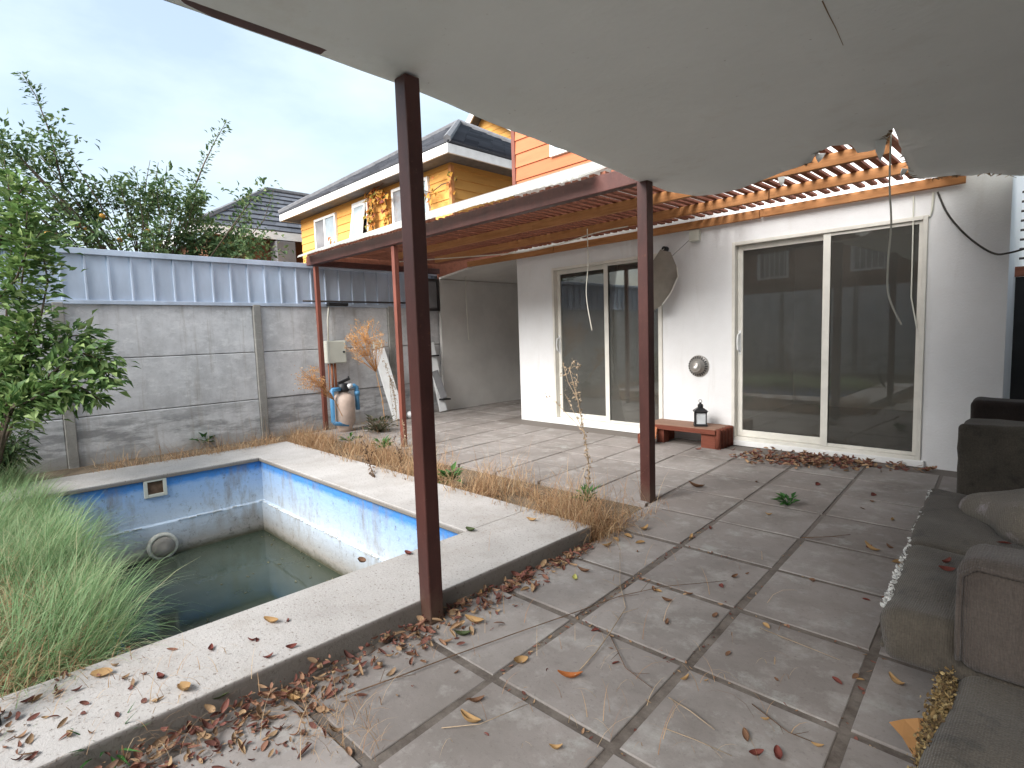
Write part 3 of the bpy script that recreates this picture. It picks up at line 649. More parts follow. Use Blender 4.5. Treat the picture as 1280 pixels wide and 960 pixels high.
b.build('torn_flap', 'ceiling', aw, thick=.003)['kind'] = 'stuff'
b = MB()
for i in range(70):
    t = random.random(); k_ = random.choice([29, 30, 31, 32, 33, 34, 35, 36, 37, 18, 19, 25, 26]); a, c = Vector(out[k_]), Vector(out[k_+1]); p = a.lerp(c, t)
    z = ceil_z(p.x, p.y)-.006; yw = rnd(0, 6.3); d = Vector((math.cos(yw), math.sin(yw), rnd(-.7, .1)))*rnd(.015, .05); s_ = Vector((-math.sin(yw), math.cos(yw), 0))*rnd(.005, .015)
    q = Vector((p.x, p.y, z)); b.add([q-s_, q+s_, q+d], [(0, 1, 2)])
b.build('torn_edge', 'torn', aw, thick=.002)['kind'] = 'stuff'

# ------------------------------------------------------------------ right-hand gap: dark gate and bar trellis
dg = thing('dark_gate', (.2, 6.7, 0), 'black boarded gate beyond the right corner of the white house', 'gate')
b = MB()
for k_ in range(9): b.box(-.365+k_*.2, -.175+k_*.2, 6.7, 6.73, -.03, 1.66)
b.build('boards', 'black', dg); MB().box(-.37, 1.6, 6.68, 6.74, 1.663, 1.75).build('top_rail', 'slat', dg)
tr = thing('bar_trellis', (.2, 7.0, 1.9), 'dark horizontal bars above the black gate at the right edge', 'trellis')
for k_ in range(8): MB().tube([(-.36, 6.95, 1.84+k_*.085), (1.6, 6.95, 1.80+k_*.085)], .011, 6).build('bar', 'darkrail', tr)
hb = MB()
for i in range(1800):
    p = Vector((rnd(-.8, 2), 8.2+rnd(0, 1.2), rnd(1.2, 2.75))); leaf_mesh(hb, p, rdir()+Vector((0, 0, -.3)), rdir(), .09, .05)
hd = thing('side_hedge', (.5, 8.8, 0), 'pale green leafy hedge seen through the bars at right edge', 'hedge')
hb.build('foliage', 'leaf_shrub', hd); 
b = MB()
for k_ in range(5): b.tube([(-.4+k_*.5, 8.8, -.03), (-.35+k_*.5, 8.85, 1.4)], .025, 6, .012)
b.build('stem', 'bark', hd)

# ------------------------------------------------------------------ neighbours
yh = thing('yellow_house', (-13.6, 11.6, 0), 'ochre boarded two storey house with dark pyramid roof beyond the fence', 'house')
x0, x1, ya, yb = -17.65, -9.93, 8.1, 15.1
MB().lap((x0, ya, 0), (1, 0, 0), (0, 0, 1), (0, -1, 0), x1-x0, 5.2, .22, .022).build('front_wall', 'yellow', yh)
MB().lap((x1, ya, 0), (0, 1, 0), (0, 0, 1), (1, 0, 0), yb-ya, 5.2, .22, .022).build('side_wall', 'yellow', yh)
MB().box(x0, x1-.005, ya+.005, yb, 0, 5.2).build('core', 'yellow', yh)
MB().box(x1-.06, x1+.035, ya-.035, ya+.06, 0, 5.12).build('corner_trim', simple('pale orange trim', lin(.55, .24, .09), .7), yh)
ex0, ex1, ey0, ey1 = -18.1, -9.4, 7.6, 15.6; ez = 5.38; ap = Vector((-13.75, 11.6, 7.9))
cs = [Vector((ex0, ey0, ez)), Vector((ex1, ey0, ez)), Vector((ex1, ey1, ez)), Vector((ex0, ey1, ez))]
b = MB()
for q in range(4): b.tilt_face(cs[q], cs[(q+1) % 4], ap, ap, 13, .05)
rf_ = b.build('roof', 'tile', yh)
b = MB()
for c in cs: b.tube([c+Vector((0, 0, .06)), ap+Vector((0, 0, .06))], .085, 6)
b.build('ridge_cap', 'tilecap', rf_)
b = MB(); t_ = .05
b.box(ex0, ex1, ey0, ey0+t_, 5.165, 5.36); b.box(ex0, ex1, ey1-t_, ey1, 5.165, 5.36); b.box(ex1-t_, ex1, ey0+t_, ey1-t_, 5.165, 5.36); b.box(ex0, ex0+t_, ey0+t_, ey1-t_, 5.165, 5.36)
b.build('fascia', 'whitetrim', yh); MB().box(ex0+t_, ex1-t_, ey0+t_, ey1-t_, 5.18, 5.21).build('soffit', 'tilecap', yh)
def ywin(xa, xb, za, zb, split=None, ajar=False):
    fr = MB().frame(xa, xb, za, zb, 8.02, 8.09, .07).build('window', 'whitetrim', yh)
    if split:
        MB().box(split-.04, split+.04, 8.03, 8.085, za+.07, zb-.07).build('mullion', 'whitetrim', fr)
        MB().box(xa+.07, split-.04, 8.05, 8.075, za+.07, zb-.07).build('pane', 'fargrey', fr); MB().box(split+.04, xb-.07, 8.05, 8.075, za+.07, zb-.07).build('pane', 'farglass', fr)
    elif ajar:
        MB().box(xa+.07, xb-.07, 8.06, 8.08, za+.07, zb-.07).build('opening_shade', 'black', fr)  # solid black panel painted as the shade behind the open sash
        R_ = Matrix.Rotation(-.16, 3, 'X'); w_, h_ = (xb-xa-.16)/2, (zb-za-.14)/2; top = Vector(((xa+xb)/2-.03, 8.03, zb-.07))
        s_ = MB(); p_ = MB()
        def piece(mb_, ax, az, hw, hh, d): mb_.obox(top+R_ @ Vector((ax, d, az-h_)), R_ @ Vector((hw, 0, 0)), R_ @ Vector((0, .012, 0)), R_ @ Vector((0, 0, hh)))
        piece(s_, -w_+.03, 0, .035, h_, 0); piece(s_, w_-.03, 0, .035, h_, 0); piece(s_, 0, h_-.03, w_-.066, .03, 0); piece(s_, 0, -h_+.03, w_-.066, .03, 0); piece(p_, 0, 0, w_-.066, h_-.062, .004)
        sa = s_.build('open_sash', 'whitetrim', fr); p_.build('pane', 'farglass', sa) if False else p_.build('pane', 'farglass', fr)
    else: MB().box(xa+.07, xb-.07, 8.05, 8.075, za+.07, zb-.07).build('pane', 'farglass', fr)
ywin(-16.6, -15.25, 3.85, 5.0, -15.95); ywin(-14.25, -13.43, 3.95, 5.05, ajar=True); ywin(-12.25, -10.72, 4.0, 5.03, -11.5)
vn = thing('climbing_vine', (-12.9, 8.0, 0), 'autumn coloured vine climbing the ochre wall between its windows', 'vine')
b, st = MB(), MB()
def vine(pts, n, spread):
    pts = [Vector(p) for p in pts]; st.tube(pts, .012, 4)
    for i in range(n):
        k_ = random.randrange(len(pts)-1); p = pts[k_].lerp(pts[k_+1], random.random())+Vector((random.gauss(0, spread), -abs(random.gauss(0, .05)), random.gauss(0, spread)))
        leaf_mesh(b, p, Vector((rnd(-1, 1), -.4, rnd(-1.3, .1))), Vector((rnd(-.4, .4), -1, rnd(0, .6))), rnd(.11, .2), rnd(.08, .15))
vine([(-13.1, 8.05, 0), (-13.2, 8.05, 3.6), (-13.15, 8.0, 4.4), (-13.1, 8.0, 5.05)], 5, .05)
vine([(-13.15, 8.0, 3.8), (-13.2, 8.0, 4.4), (-13.1, 8.0, 5.0)], 75, .11); vine([(-13.15, 8.0, 4.95), (-12.7, 7.95, 5.0), (-12.3, 7.95, 4.95)], 55, .09)
vine([(-12.5, 8.0, 5.0), (-12.4, 8.0, 4.4), (-12.3, 8.0, 3.8)], 50, .06); vine([(-13.1, 8, 3.8), (-12.6, 8, 3.95), (-12.3, 8, 3.9)], 45, .12)
vine([(-10.9, 7.95, 4.75), (-10.5, 7.95, 4.6), (-10.1, 7.95, 4.7), (-9.85, 8.2, 4.8)], 30, .09); vine([(-15.5, 8.0, 3.9), (-15.35, 8.0, 4.15)], 14, .1); vine([(-17.4, 8, 3.7), (-17.1, 8, 3.9)], 8, .08)
b.build('foliage', 'leaf_vine', vn); st.build('stem', 'bark', vn)['kind'] = 'stuff'
gh = thing('gabled_house', (-16.5, 18, 0), 'ochre gable with white bargeboard rising behind the pyramid roof', 'house')
b = MB(); yg = 16.6; pk = (-17.95, 10.75); lf = (-18.9, 9.9); rt = (-13.0, 7.75)
b.lap((lf[0]+.1, yg, 7.2), (1, 0, 0), (0, 0, 1), (0, -1, 0), 1.0, 2.0, .24, .02)
wl_ = MB(); z = 6.0
while z < pk[1]-.1:
    xl = lf[0]+.2 if z < lf[1] else lf[0]+(z-lf[1])/(pk[1]-lf[1])*(pk[0]-lf[0])+.15; xr = rt[0] if z < rt[1] else pk[0]+(pk[1]-z)/(pk[1]-rt[1])*(rt[0]-pk[0])-.15
    if xr > xl: wl_.lap((xl, yg, z), (1, 0, 0), (0, 0, 1), (0, -1, 0), xr-xl, .24, .24, .02)
    z += .24
wl_.build('gable_wall', 'yellow', gh)
MB().box(-18.7, -13, yg+.05, 23, 0, 7.6).build('core', 'yellow', gh)
b = MB(); b.add([(lf[0], 16.1, lf[1]), (pk[0], 16.1, pk[1]), (rt[0], 16.1, rt[1]), (lf[0], 23.4, lf[1]), (pk[0], 23.4, pk[1]), (rt[0], 23.4, rt[1])], [(0, 1, 4, 3), (1, 2, 5, 4)]); b.build('roof', 'tile', gh, thick=.14)
b = MB()
for A_, B_ in ((lf, pk), (pk, rt)):
    a_, c_ = Vector((A_[0], 16.05, A_[1]-.05)), Vector((B_[0], 16.05, B_[1]-.05)); d = (c_-a_)/2; up_ = Vector((-d.z, 0, d.x)).normalized()
    b.obox((a_+c_)/2, d, (0, .03, 0), up_*.13)
b.build('bargeboard', 'whitetrim', gh)
dh = thing('slate_house', (-21, 9, 0), 'far brown house with dark slate hip roof behind the fruit tree', 'house')
MB().lap((-19.35, 5.8, 0), (0, 1, 0), (0, 0, 1), (1, 0, 0), 8, 4.8, .2, .02).build('side_wall', 'brown', dh); MB().box(-26, -19.36, 5.8, 13.8, 0, 4.8).build('core', 'brown', dh)
e0, e1 = -18.9, -26.4; f0, f1 = 5.35, 14.2; r0, r1 = Vector((-21.8, 8.75, 7.05)), Vector((-21.8, 11.5, 7.05)); ez = 4.98
b = MB(); b.tilt_face((e0, f0, ez), (e0, f1, ez), r1, r0, 9, .05); b.tilt_face((e1, f0, ez), (e0, f0, ez), r0, r0, 9, .05); b.build('roof', 'tile', dh)
MB().tube([(e0, f0, ez+.05), r0+Vector((0, 0, .05)), r1+Vector((0, 0, .05))], .1, 6).build('ridge_cap', 'tilecap', dh)
b = MB(); b.box(e0-.05, e0+.02, f0, f1, 4.72, 4.98); b.box(e1, e0-.05, f0, f0+.07, 4.72, 4.98); b.build('fascia', 'whitetrim', dh)
MB().box(-19.32, -18.75, 7.72, 8.35, 3.6, 4.66).build('duct', 'fargrey', dh, bev=.01)

# ------------------------------------------------------------------ trees and shrubs
def branch_leaves(lb, pts, n, L, W, spread, droop=.2, tip=0.):
    pts = [Vector(p) for p in pts]
    for i in range(n):
        t = random.random()**(1-tip*.5)*(len(pts)-1); k_ = min(int(t), len(pts)-2); p = pts[k_].lerp(pts[k_+1], t-k_); d = (pts[k_+1]-pts[k_]).normalized()
        o_ = rdir(); o_ = (o_-d*o_.dot(d)).normalized(); q = p+o_*abs(random.gauss(0, spread))
        dr = (o_+d*rnd(.2, 1.0)+Vector((0, 0, -droop))).normalized(); s_ = rnd(.65, 1.25)
        leaf_mesh(lb, q, dr, (Vector((0, 0, 1))+rdir()*.7), L*s_, W*s_)
ft = thing('fruit_tree', (-10.4, 2.2, 0), 'fruit tree with long upright shoots and yellow fruit behind the steel screen', 'tree')
tb, lb = MB(), MB()
base = Vector((-10.4, 2.2, 0)); fork = Vector((-10.4, 2.2, 1.6)); tb.tube([base, Vector((-10.38, 2.22, .8)), fork], .13, 9, .10)
crown = [  # (Y, Z) targets in the crown silhouette
    (.2, 3.5), (.6, 4.0), (1.05, 4.1), (1.3, 3.6), (1.7, 3.7), (2.0, 3.55), (2.35, 3.65), (2.7, 3.6), (3.1, 3.7), (3.5, 3.3), (.3, 2.9), (.9, 3.1), (1.5, 3.0), (2.1, 3.0), (2.7, 3.05), (3.2, 3.0), (3.7, 2.9), (-.2, 3.2), (.6, 2.6), (1.2, 2.6), (1.9, 2.55), (2.5, 2.6), (3.1, 2.6), (3.6, 2.55), (-.4, 2.7)]
for y, z in crown:
    for r in range(5):
        e = Vector((-10.4+random.gauss(0, .5), y+random.gauss(0, .17), z+random.gauss(-.05, .15)))
        mid = fork.lerp(e, .5)+Vector((rnd(-.15, .15), rnd(-.15, .15), rnd(-.05, .25)))
        if r == 0: tb.tube([fork, mid, e], .045, 5, .01)
        else: tb.tube([mid, e], .012, 4, .005)
        for q in range(4):
            e2 = e+Vector((random.gauss(0, .22), random.gauss(0, .22), abs(random.gauss(.05, .2)))); branch_leaves(lb, [mid.lerp(e, .7), e, e2], 24, .095, .05, .07)
for pxs, n in (([(80, 240), (72, 205), (62, 165), (45, 120), (28, 92)], 0), ([(243, 235), (255, 205), (268, 178), (283, 152)], 0)):
    pts = [GX(px, py, -10.45) for px, py in pxs]; tb.tube(pts, .016, 5, .004)
    for q in range(len(pts)-1):
        ctr = pts[q].lerp(pts[q+1], .5)
        branch_leaves(lb, pts[q:q+2], 60 if q != 1 else 45, .075, .036, .055, .1)
for pxs in ([(165, 260), (170, 225), (168, 207)], [(180, 262), (185, 225), (187, 200)], [(190, 262), (193, 230), (196, 203)], [(200, 260), (205, 228), (207, 207)], [(130, 270), (125, 245), (120, 228)], [(25, 220), (33, 200), (35, 178)], [(10, 240), (8, 210), (4, 190)]):
    pts = [GX(px+rnd(-2, 2), py, -10.3) for px, py in pxs]; tb.tube(pts, .009, 4, .004); branch_leaves(lb, pts, 14 if pxs[0][0] > 150 else 60, .06, .03, .03)
pts = [GX(300, 310, -9.5), GX(330, 275, -9.3), GX(342, 238, -9.3)]; tb.tube(pts, .009, 4, .003); branch_leaves(lb, pts, 60, .07, .035, .05); branch_leaves(lb, [GX(320, 312, -9.2), GX(300, 296, -9.2), GX(318, 285, -9.2)], 110, .08, .04, .12)
tb.build('trunk', 'bark', ft, True); lb.build('crown', 'leaf_tree', ft)
for px, py in ((97, 281), (107, 287), (163, 294), (185, 289), (198, 306), (150, 300), (60, 292), (128, 270)):
    c = GX(px, py, -10.15); MB().lathe(c, [(.0, -.036), (.024, -.032), (.04, -.012), (.041, .01), (.028, .03), (.006, .036)], 12).build('fruit', 'fruit', ft, True)
sh = thing('leafy_shrub', (-6.75, .0, 0), 'leafy green shrub reaching over the grass in front of concrete wall', 'shrub')
tb, lb = MB(), MB(); base = Vector((-6.75, .0, -.03))
def limb(pxs, x, n, L=.10, W=.05, sp=.09, r=.016):
    pts = [GX(px, py, x+rnd(-.12, .12)) for px, py in pxs]; tb.tube([base+Vector((rnd(-.1, .1), rnd(-.1, .1), 0))]+pts, r, 5, .004); branch_leaves(lb, pts, n, L, W, sp, .25)
X_ = -6.3
limb([(10, 520), (20, 420), (30, 330), (35, 250)], X_, 480); limb([(5, 520), (8, 400), (15, 300), (10, 215)], X_-.2, 416); limb([(15, 500), (45, 430), (60, 350), (50, 300)], X_, 320)
limb([(20, 520), (60, 470), (100, 440), (125, 450), (138, 480)], X_+.2, 480); limb([(15, 510), (60, 490), (95, 480), (125, 500)], X_+.4, 304); limb([(10, 500), (50, 440), (90, 420), (112, 418)], X_, 240)
limb([(5, 540), (20, 500), (45, 480), (70, 505)], X_+.3, 256); limb([(0, 460), (-30, 380), (-40, 280), (-30, 200)], X_-.3, 416); limb([(-10, 480), (10, 460), (30, 440), (45, 400)], X_+.1, 304); limb([(-10, 380), (20, 350), (35, 310), (55, 285)], X_, 224)
limb([(0, 300), (15, 270), (25, 240), (40, 225)], X_-.1, 128)
tb.build('stem', 'bark', sh, True); lb.build('foliage', 'leaf_shrub', sh)
s2 = thing('low_bush', (-6.9, .15, 0), 'dark narrow leaved bush at the foot of concrete wall behind the grass', 'bush')
tb, lb = MB(), MB()
for i in range(34):
    a = rnd(0, 6.28); e = Vector((-6.9+math.cos(a)*rnd(.1, .4), .05+math.sin(a)*rnd(.1, .42), rnd(.25, .72))); m_ = Vector((-6.9, .1, 0)).lerp(e, .5)+Vector((0, 0, .1)); tb.tube([(-6.9, .1, -.03), m_, e], .007, 4, .003)
    branch_leaves(lb, [m_, e], 34, .11, .028, .04, .5)
tb.build('stem', 'bark', s2); lb.build('foliage', 'leaf_tree', s2)

# ------------------------------------------------------------------ grass and straw
def blades(n, pick, name, m, label, cat):
    V_ = []; F_ = []; o = 0
    for i in range(n):
        r_ = pick()
        if r_ is None: continue
        p, L, W, lean, yaw = r_
        d = Vector((math.cos(yaw), math.sin(yaw), 0)); s_ = Vector((-d.y, d.x, 0)); tw = rnd(-.8, .8); s_ = s_*math.cos(tw)+d*math.sin(tw)*.6
        pts = []; S = 4; q = Vector(p); a = rnd(0, .25)
        for k_ in range(S+1):
            pts.append(q.copy()); a_ = a+lean*(k_+1)/S; q = q+(d*math.sin(a_)+Vector((0, 0, math.cos(a_))))*(L/S)
        for k_ in range(S):
            ww = W*(1-k_/S*.75)*.5; V_ += [pts[k_]-s_*ww, pts[k_]+s_*ww]
        V_.append(pts[S])
        for k_ in range(S-1): F_.append((o+2*k_, o+2*k_+1, o+2*k_+3, o+2*k_+2))
        F_.append((o+2*S-2, o+2*S-1, o+2*S)); o += 2*S+1
    mb = MB(); mb.v = [tuple(v) for v in V_]; mb.f = F_; ob = mb.build(name, m); return tag(ob, label, cat, kind='stuff')
def pick_grass():
    x = rnd(-7.5, -2.2); far = (-2.2-x)/5.3
    y = .38-abs(random.gauss(0, .42)) if random.random() < .8 else rnd(-1.6, .36)
    if x > -2.75 and y > .34-(x+2.75)*.75: return None
    if x < -6.2 and y > .25: return None
    if y > -.05 and random.random() < .15: pass
    cl = mnoise.noise(Vector((x*1.9, y*2.2, 4)))
    edge = max(0, min(1, (x+2.95)/.55))
    L = rnd(.12, .46)*(1+.5*cl)*(1-.45*edge)
    yaw = PI/2+1.5*mnoise.noise(Vector((x*3.1, y*3.7, 8)))+random.gauss(.1, .8 if random.random() < .75 else 2.2)
    if -4.0 < x < -2.6 and y < .02 and random.random() < .55: return None
    return (x, y, -.03), L, rnd(.002, .0075), rnd(.5, 2.2), yaw
blades(30000, pick_grass, 'long_grass', 'grass', 'long green grass falling over the left pool edge', 'grass')
def pick_dead():
    x = random.gauss(-3.4, .75); y = random.gauss(.02, .22)
    if y > .3 or x > -2.4: return None
    return (x, y, -.02), rnd(.12, .32), rnd(.003, .006), rnd(1.0, 2.0), rnd(0, 6.28)
blades(6000, pick_dead, 'dead_grass', 'straw', 'patch of dead matted grass amid the green at lower left', 'grass')
def pick_straw():
    u = random.random()
    if u < .22:    # behind the far coping along the wall
        x = rnd(-7.7, -6.65); y = rnd(.9, 3.3); 
        if y < 2.3 and random.random() < .45: return None
        if random.random() < .3: x = -6.62+rnd(-.1, .12)
    elif u < .56: x = rnd(-7.3, -4.6); y = 2.72+abs(random.gauss(0, .42))
    else:
        x = rnd(-5.2, -2.0); y = 2.68+abs(random.gauss(.16, .27))
        if x > -2.5: y = 2.62+abs(random.gauss(.22, .28))
    if y > 3.75 and x > -6.5: return None
    if random.random() < .12: y -= .12
    z = .1 if (CX0 < x < CX1 and y < CY1) else -.02
    big = mnoise.noise(Vector((x*2.2, y*2.6, 1)))
    if big+.35*mnoise.noise(Vector((x*7, y*7, 5))) < -.12: return None
    if random.random() < .035: return (x, y, z), rnd(.3, .5), rnd(.0025, .004), rnd(.2, 1.2), rnd(0, 6.28)
    return (x, y, z), rnd(.08, .28)*(1+.6*big)*(1.25 if x > -4 else 1), rnd(.002, .006), rnd(.6, 2.8), rnd(0, 6.28)
blades(21000, pick_straw, 'dry_grass', 'straw', 'dry orange grass strip between pool coping and patio', 'grass')
def pick_patio():
    r = random.random()
    if r < .4: p = G(rnd(370, 480), rnd(880, 955))
    elif r < .7: p = G(rnd(60, 330), rnd(820, 950), .1 if random.random() < .6 else 0)
    else: p = G(rnd(520, 1000), rnd(700, 955))
    if p.x < CX1: p.z = .1
    if p.x < PX1: return None
    return (p.x, p.y, p.z+.003), rnd(.06, .2), rnd(.0015, .003), rnd(1.3, 1.9), rnd(0, 6.28)
blades(330, pick_patio, 'loose_straw', 'straw', 'thin loose straws scattered over coping and paving', 'straw')

# ------------------------------------------------------------------ weeds
def weed(name, p, label, h, n, L, W, m='leaf_weed'):
    t = thing(name, p, label, 'weed'); lb, tb = MB(), MB(); p = Vector(p)
    for i in range(n):
        a = rnd(0, 6.28); el_ = rnd(.15, 1.1); d = Vector((math.cos(a)*math.cos(el_), math.sin(a)*math.cos(el_), math.sin(el_))); q = p+d*rnd(.02, h*.6)+Vector((0, 0, .01))
        leaf_mesh(lb, q, d+Vector((0, 0, -.1)), Vector((0, 0, 1))+rdir()*.3, L*rnd(.7, 1.2), W*rnd(.7, 1.2)); tb.tube([p, q], .0025, 4)
    lb.build('leaves', m, t); tb.build('stem', m, t); return t
weed('green_weed', G(985, 632), 'small dark green weed growing from a patio joint', .1, 26, .07, .03)
weed('green_weed', G(256, 556), 'bright green weed at the foot of concrete wall', .22, 34, .16, .07)
weed('green_weed', G(562, 603, .03), 'bright green weed right of the near post in dry grass', .15, 34, .1, .05)
weed('green_weed', G(735, 627, .02), 'green weed sprouting at the foot of the tall dead stalk', .12, 22, .09, .03)
weed('green_weed', G(480, 560, .05), 'small green weed amid the dry grass near the pump', .14, 26, .1, .035)
weed('dull_weed', (-6.75, 4.02, 0), 'dark faded weed clump beside the pool filter', .42, 150, .08, .04, 'leaf_dull')
weed('green_weed', G(135, 945), 'grassy green tuft in the red leaf litter at lower left', .1, 30, .12, .012)
weed('green_weed', G(437, 552, .05), 'olive weed in dry grass left of the thin post', .14, 24, .1, .03)
def stalk(name, pts, label, m, heads, r=.006, sz=.012, n=60, spread=.03):
    t = thing(name, pts[0], label, 'dead plant'); tb, hb_ = MB(), MB(); pts = [Vector(p) for p in pts]
    tb.tube(pts, r, 5, r*.4)
    for q in heads:
        k_ = q[0]; e = Vector(q[1]); mid = pts[k_].lerp(e, .5)+rdir()*.02; tb.tube([pts[k_], mid, e], r*.5, 4, r*.25)
        for i in range(q[2]):
            p = mid.lerp(e, rnd(.2, 1.1))+rdir()*abs(random.gauss(0, q[3])); leaf_mesh(hb_, p, rdir(), rdir(), sz*rnd(.7, 1.6), sz*.6)
    for i in range(n):
        k_ = random.randrange(len(pts)-1); p = pts[k_].lerp(pts[k_+1], random.random())+rdir()*abs(random.gauss(0, spread)); leaf_mesh(hb_, p, rdir(), rdir(), sz*rnd(.7, 1.8), sz*.7)
    tb.build('stem', m, t); hb_.build('seed_heads', m, t)['kind'] = 'stuff'; return t
Y_ = 3.6
g_ = lambda px, py: GY(px, py, Y_)
stalk('dead_stalk', [G(735, 612), g_(736, 580), g_(730, 540), g_(722, 500), g_(712, 462)], 'tall brown dead stalk standing in front of left sliding door', M['paletwig'],
      [(3, g_(703, 452), 10, .02), (4, g_(718, 450), 9, .02), (4, g_(724, 458), 9, .015), (4, g_(704, 470), 8, .02), (2, g_(706, 492), 10, .015), (2, g_(684, 492), 8, .03), (3, g_(722, 470), 8, .01)], .006, .022, 170, .018)
x_ = -6.75
def g_(px, py): return GX(px, py, x_)
heads = []
for i in range(90):
    a = rnd(0, 6.28); rr = rnd(0, 1)**.6; heads.append((random.choice((2, 3, 4)), GX(455+rr*27*math.cos(a), 424+rr*27*math.sin(a), x_+rnd(-.25, .25)), 16, .035))
stalk('dry_plant', [GX(482, 535, x_), g_(478, 500), g_(470, 465), g_(460, 445), g_(456, 425)], 'tall feathery tan dry plant beside the grey electrical box', M['feather'], heads, .006, .02, 20, .02)
heads = []
for i in range(50):
    heads.append((random.choice((1, 2, 3)), GX(388+rnd(-18, 16), 472+rnd(-14, 14), -6.6+rnd(-.15, .15)), 14, .03))
stalk('dry_plant', [GX(428, 520, -6.7), GX(418, 500, -6.6), GX(405, 485, -6.6), GX(392, 475, -6.6)], 'shorter tan dry plant leaning left across the rusty post', M['feather'], heads, .005, .018, 20, .02)
stalk('dead_stalk', [G(468, 597, .1), GX(462, 580, -4.5), GX(456, 555, -4.5)], 'short brown dead stalk on the coping left of the near post', M['twig'], [(1, GX(470, 560, -4.5), 8, .015), (2, GX(452, 545, -4.5), 8, .02)], .006, .025, 60, .03)
stalk('dead_stalk', [G(507, 600, .1), GX(502, 585, -4.4), GX(497, 560, -4.4)], 'thin dead stalk close left of the near post', M['twig'], [(1, GX(503, 560, -4.4), 6, .015), (2, GX(492, 548, -4.4), 8, .02)], .005, .022, 50, .025)
stalk('dead_stalk', [GX(512, 585, -5.0), GX(506, 550, -5.0), GX(503, 525, -5.0)], 'pale dead stalk in dry grass before the thin post', M['paletwig'], [(1, GX(497, 540, -5.0), 6, .02), (1, GX(513, 545, -5), 6, .02)], .005, .02, 40, .02)
heads = [(2, GX(rnd(488, 504), rnd(470, 520), -6.9), 5, .012) for i in range(10)]
stalk('dead_stalk', [GX(498, 545, -6.9), GX(494, 500, -6.9), GX(487, 470, -6.9), GX(480, 450, -6.9)], 'brown budded stalk rising against the leaning white panel', M['paletwig'], heads, .005, .022, 120, .03)

# ------------------------------------------------------------------ pool equipment by the wall
eb = thing('electrical_box', (-7.7, 3.92, 1.1), 'cream electrical box mounted on concrete wall above the pool filter', 'electrical box')
bx = MB().box(-7.768, -7.63, 3.78, 4.07, .955, 1.29).build('case', 'cream', eb, bev=.012)
MB().box(-7.6298, -7.615, 3.79, 4.06, .965, 1.28).build('door', 'cream', eb, bev=.006)
MB().lathe((-7.616, 4.02, 1.12), [(.016, 0), (.016, .012), (.0, .013)], 10, 'x').build('lock', 'black', eb)
b = MB(); b.tube([(-7.72, 3.87, .955), (-7.72, 3.87, .55)], .018, 8); b.tube([(-7.72, 3.92, .955), (-7.72, 3.92, .58)], .018, 8); b.tube([(-7.73, 3.82, .955), (-7.73, 3.82, .4)], .009, 6); b.build('conduit', 'conduit', eb, True)
MB().tube([(-7.74, 3.85, 1.29), (-7.745, 3.86, 1.6), (-7.75, 3.9, 1.83)], .011, 7).build('cable_riser', 'cable', eb, True)
pf = thing('pool_filter', (-7.25, 3.8, 0), 'beige pool sand filter with blue pipes and black valve', 'pool filter')
c = Vector((-7.25, 3.78, 0)); tz = .17
MB().lathe(c, [(.10, .0), (.10, .05), (.115, .08), (.15, .14), (.152, .42), (.14, .49), (.10, .53), (.07, .545), (.07, .57)], 28).build('tank', 'beige', pf, True)
vv_ = MB().lathe(c, [(.085, .571), (.09, .6), (.075, .64), (.07, .68), (.0, .69)], 20).build('valve', 'black', pf, True)
b = MB(); b.obox(c+Vector((0, .02, .715)), (.02, 0, 0), (0, .09, .03), (0, -.006, .018)); b.tube([c+Vector((0, .08, .72)), c+Vector((0, .10, .78))], .014, 6); b.box(c.x-.04, c.x+.04, c.y-.16, c.y-.06, .585, .635); b.build('valve_handle', 'black', vv_, bev=.005)
b = MB(); b.tube([c+Vector((.05, -.07, .61)), c+Vector((.06, -.19, .61)), c+Vector((.06, -.20, .6)), c+Vector((.06, -.205, .16)), c+Vector((.07, -.19, .14)), c+Vector((.1, .0, .10))], .03, 10)
b.build('inlet_pipe', 'bluepipe', pf, True)
b = MB(); b.tube([c+Vector((.05, .07, .63)), c+Vector((.05, .15, .64)), c+Vector((.05, .185, .62)), c+Vector((.05, .19, .29))], .032, 10); b.lathe(c+Vector((.05, .19, .5)), [(.04, 0), (.04, .06)], 12); b.build('outlet_pipe', 'bluepipe', pf, True)
MB().tube([c+Vector((.05, .04, .63)), c+Vector((.05, .11, .645))], .036, 10).build('union', 'whiteplastic', pf, True)
lp = thing('discarded_board', (-7.55, 4.75, 0), 'narrow white panel leaning against concrete wall', 'panel')
def lean_box(t0, t1, wdt, th, nm, m, par, k0=0., k1=1.):
    t0, t1 = Vector(t0), Vector(t1); a = (t1-t0); ay = Vector((.25, 1, 0)).normalized(); ay = (ay-a.normalized()*ay.dot(a.normalized())).normalized(); ax = ay.cross(a).normalized(); p0, p1 = t0+a*k0, t0+a*k1
    return MB().obox((p0+p1)/2, ay*wdt/2, ax*th/2, (p1-p0)/2).build(nm, m, par, bev=.006)
lean_box((-7.42, 4.80, .02), (-7.70, 4.66, 1.13), .19, .055, 'board', 'whiteplastic', lp, 0, 1); lean_box((-7.42, 4.80, .02), (-7.70, 4.66, 1.13), .15, .045, 'end_cap', 'cream', lp, 1.02, 1.12)
lp2 = thing('leaning_shelf', (-7.6, 5.75, 0), 'white and dark unit leaning beside the passage wall', 'shelf')
lean_box((-7.56, 5.78, .02), (-7.72, 5.68, 1.2), .13, .05, 'board', 'whiteplastic', lp2); lean_box((-7.50, 5.765, .25), (-7.62, 5.68, .72), .12, .03, 'dark_panel', 'fargrey', lp2); 
b = MB(); b.obox((-7.5, 5.78, .23), (.06, 0, 0), (0, .08, 0), (0, 0, .012)); b.obox((-7.64, 5.70, .98), (.05, 0, 0), (0, .07, 0), (0, 0, .012)); b.build('bracket', 'black', lp2)
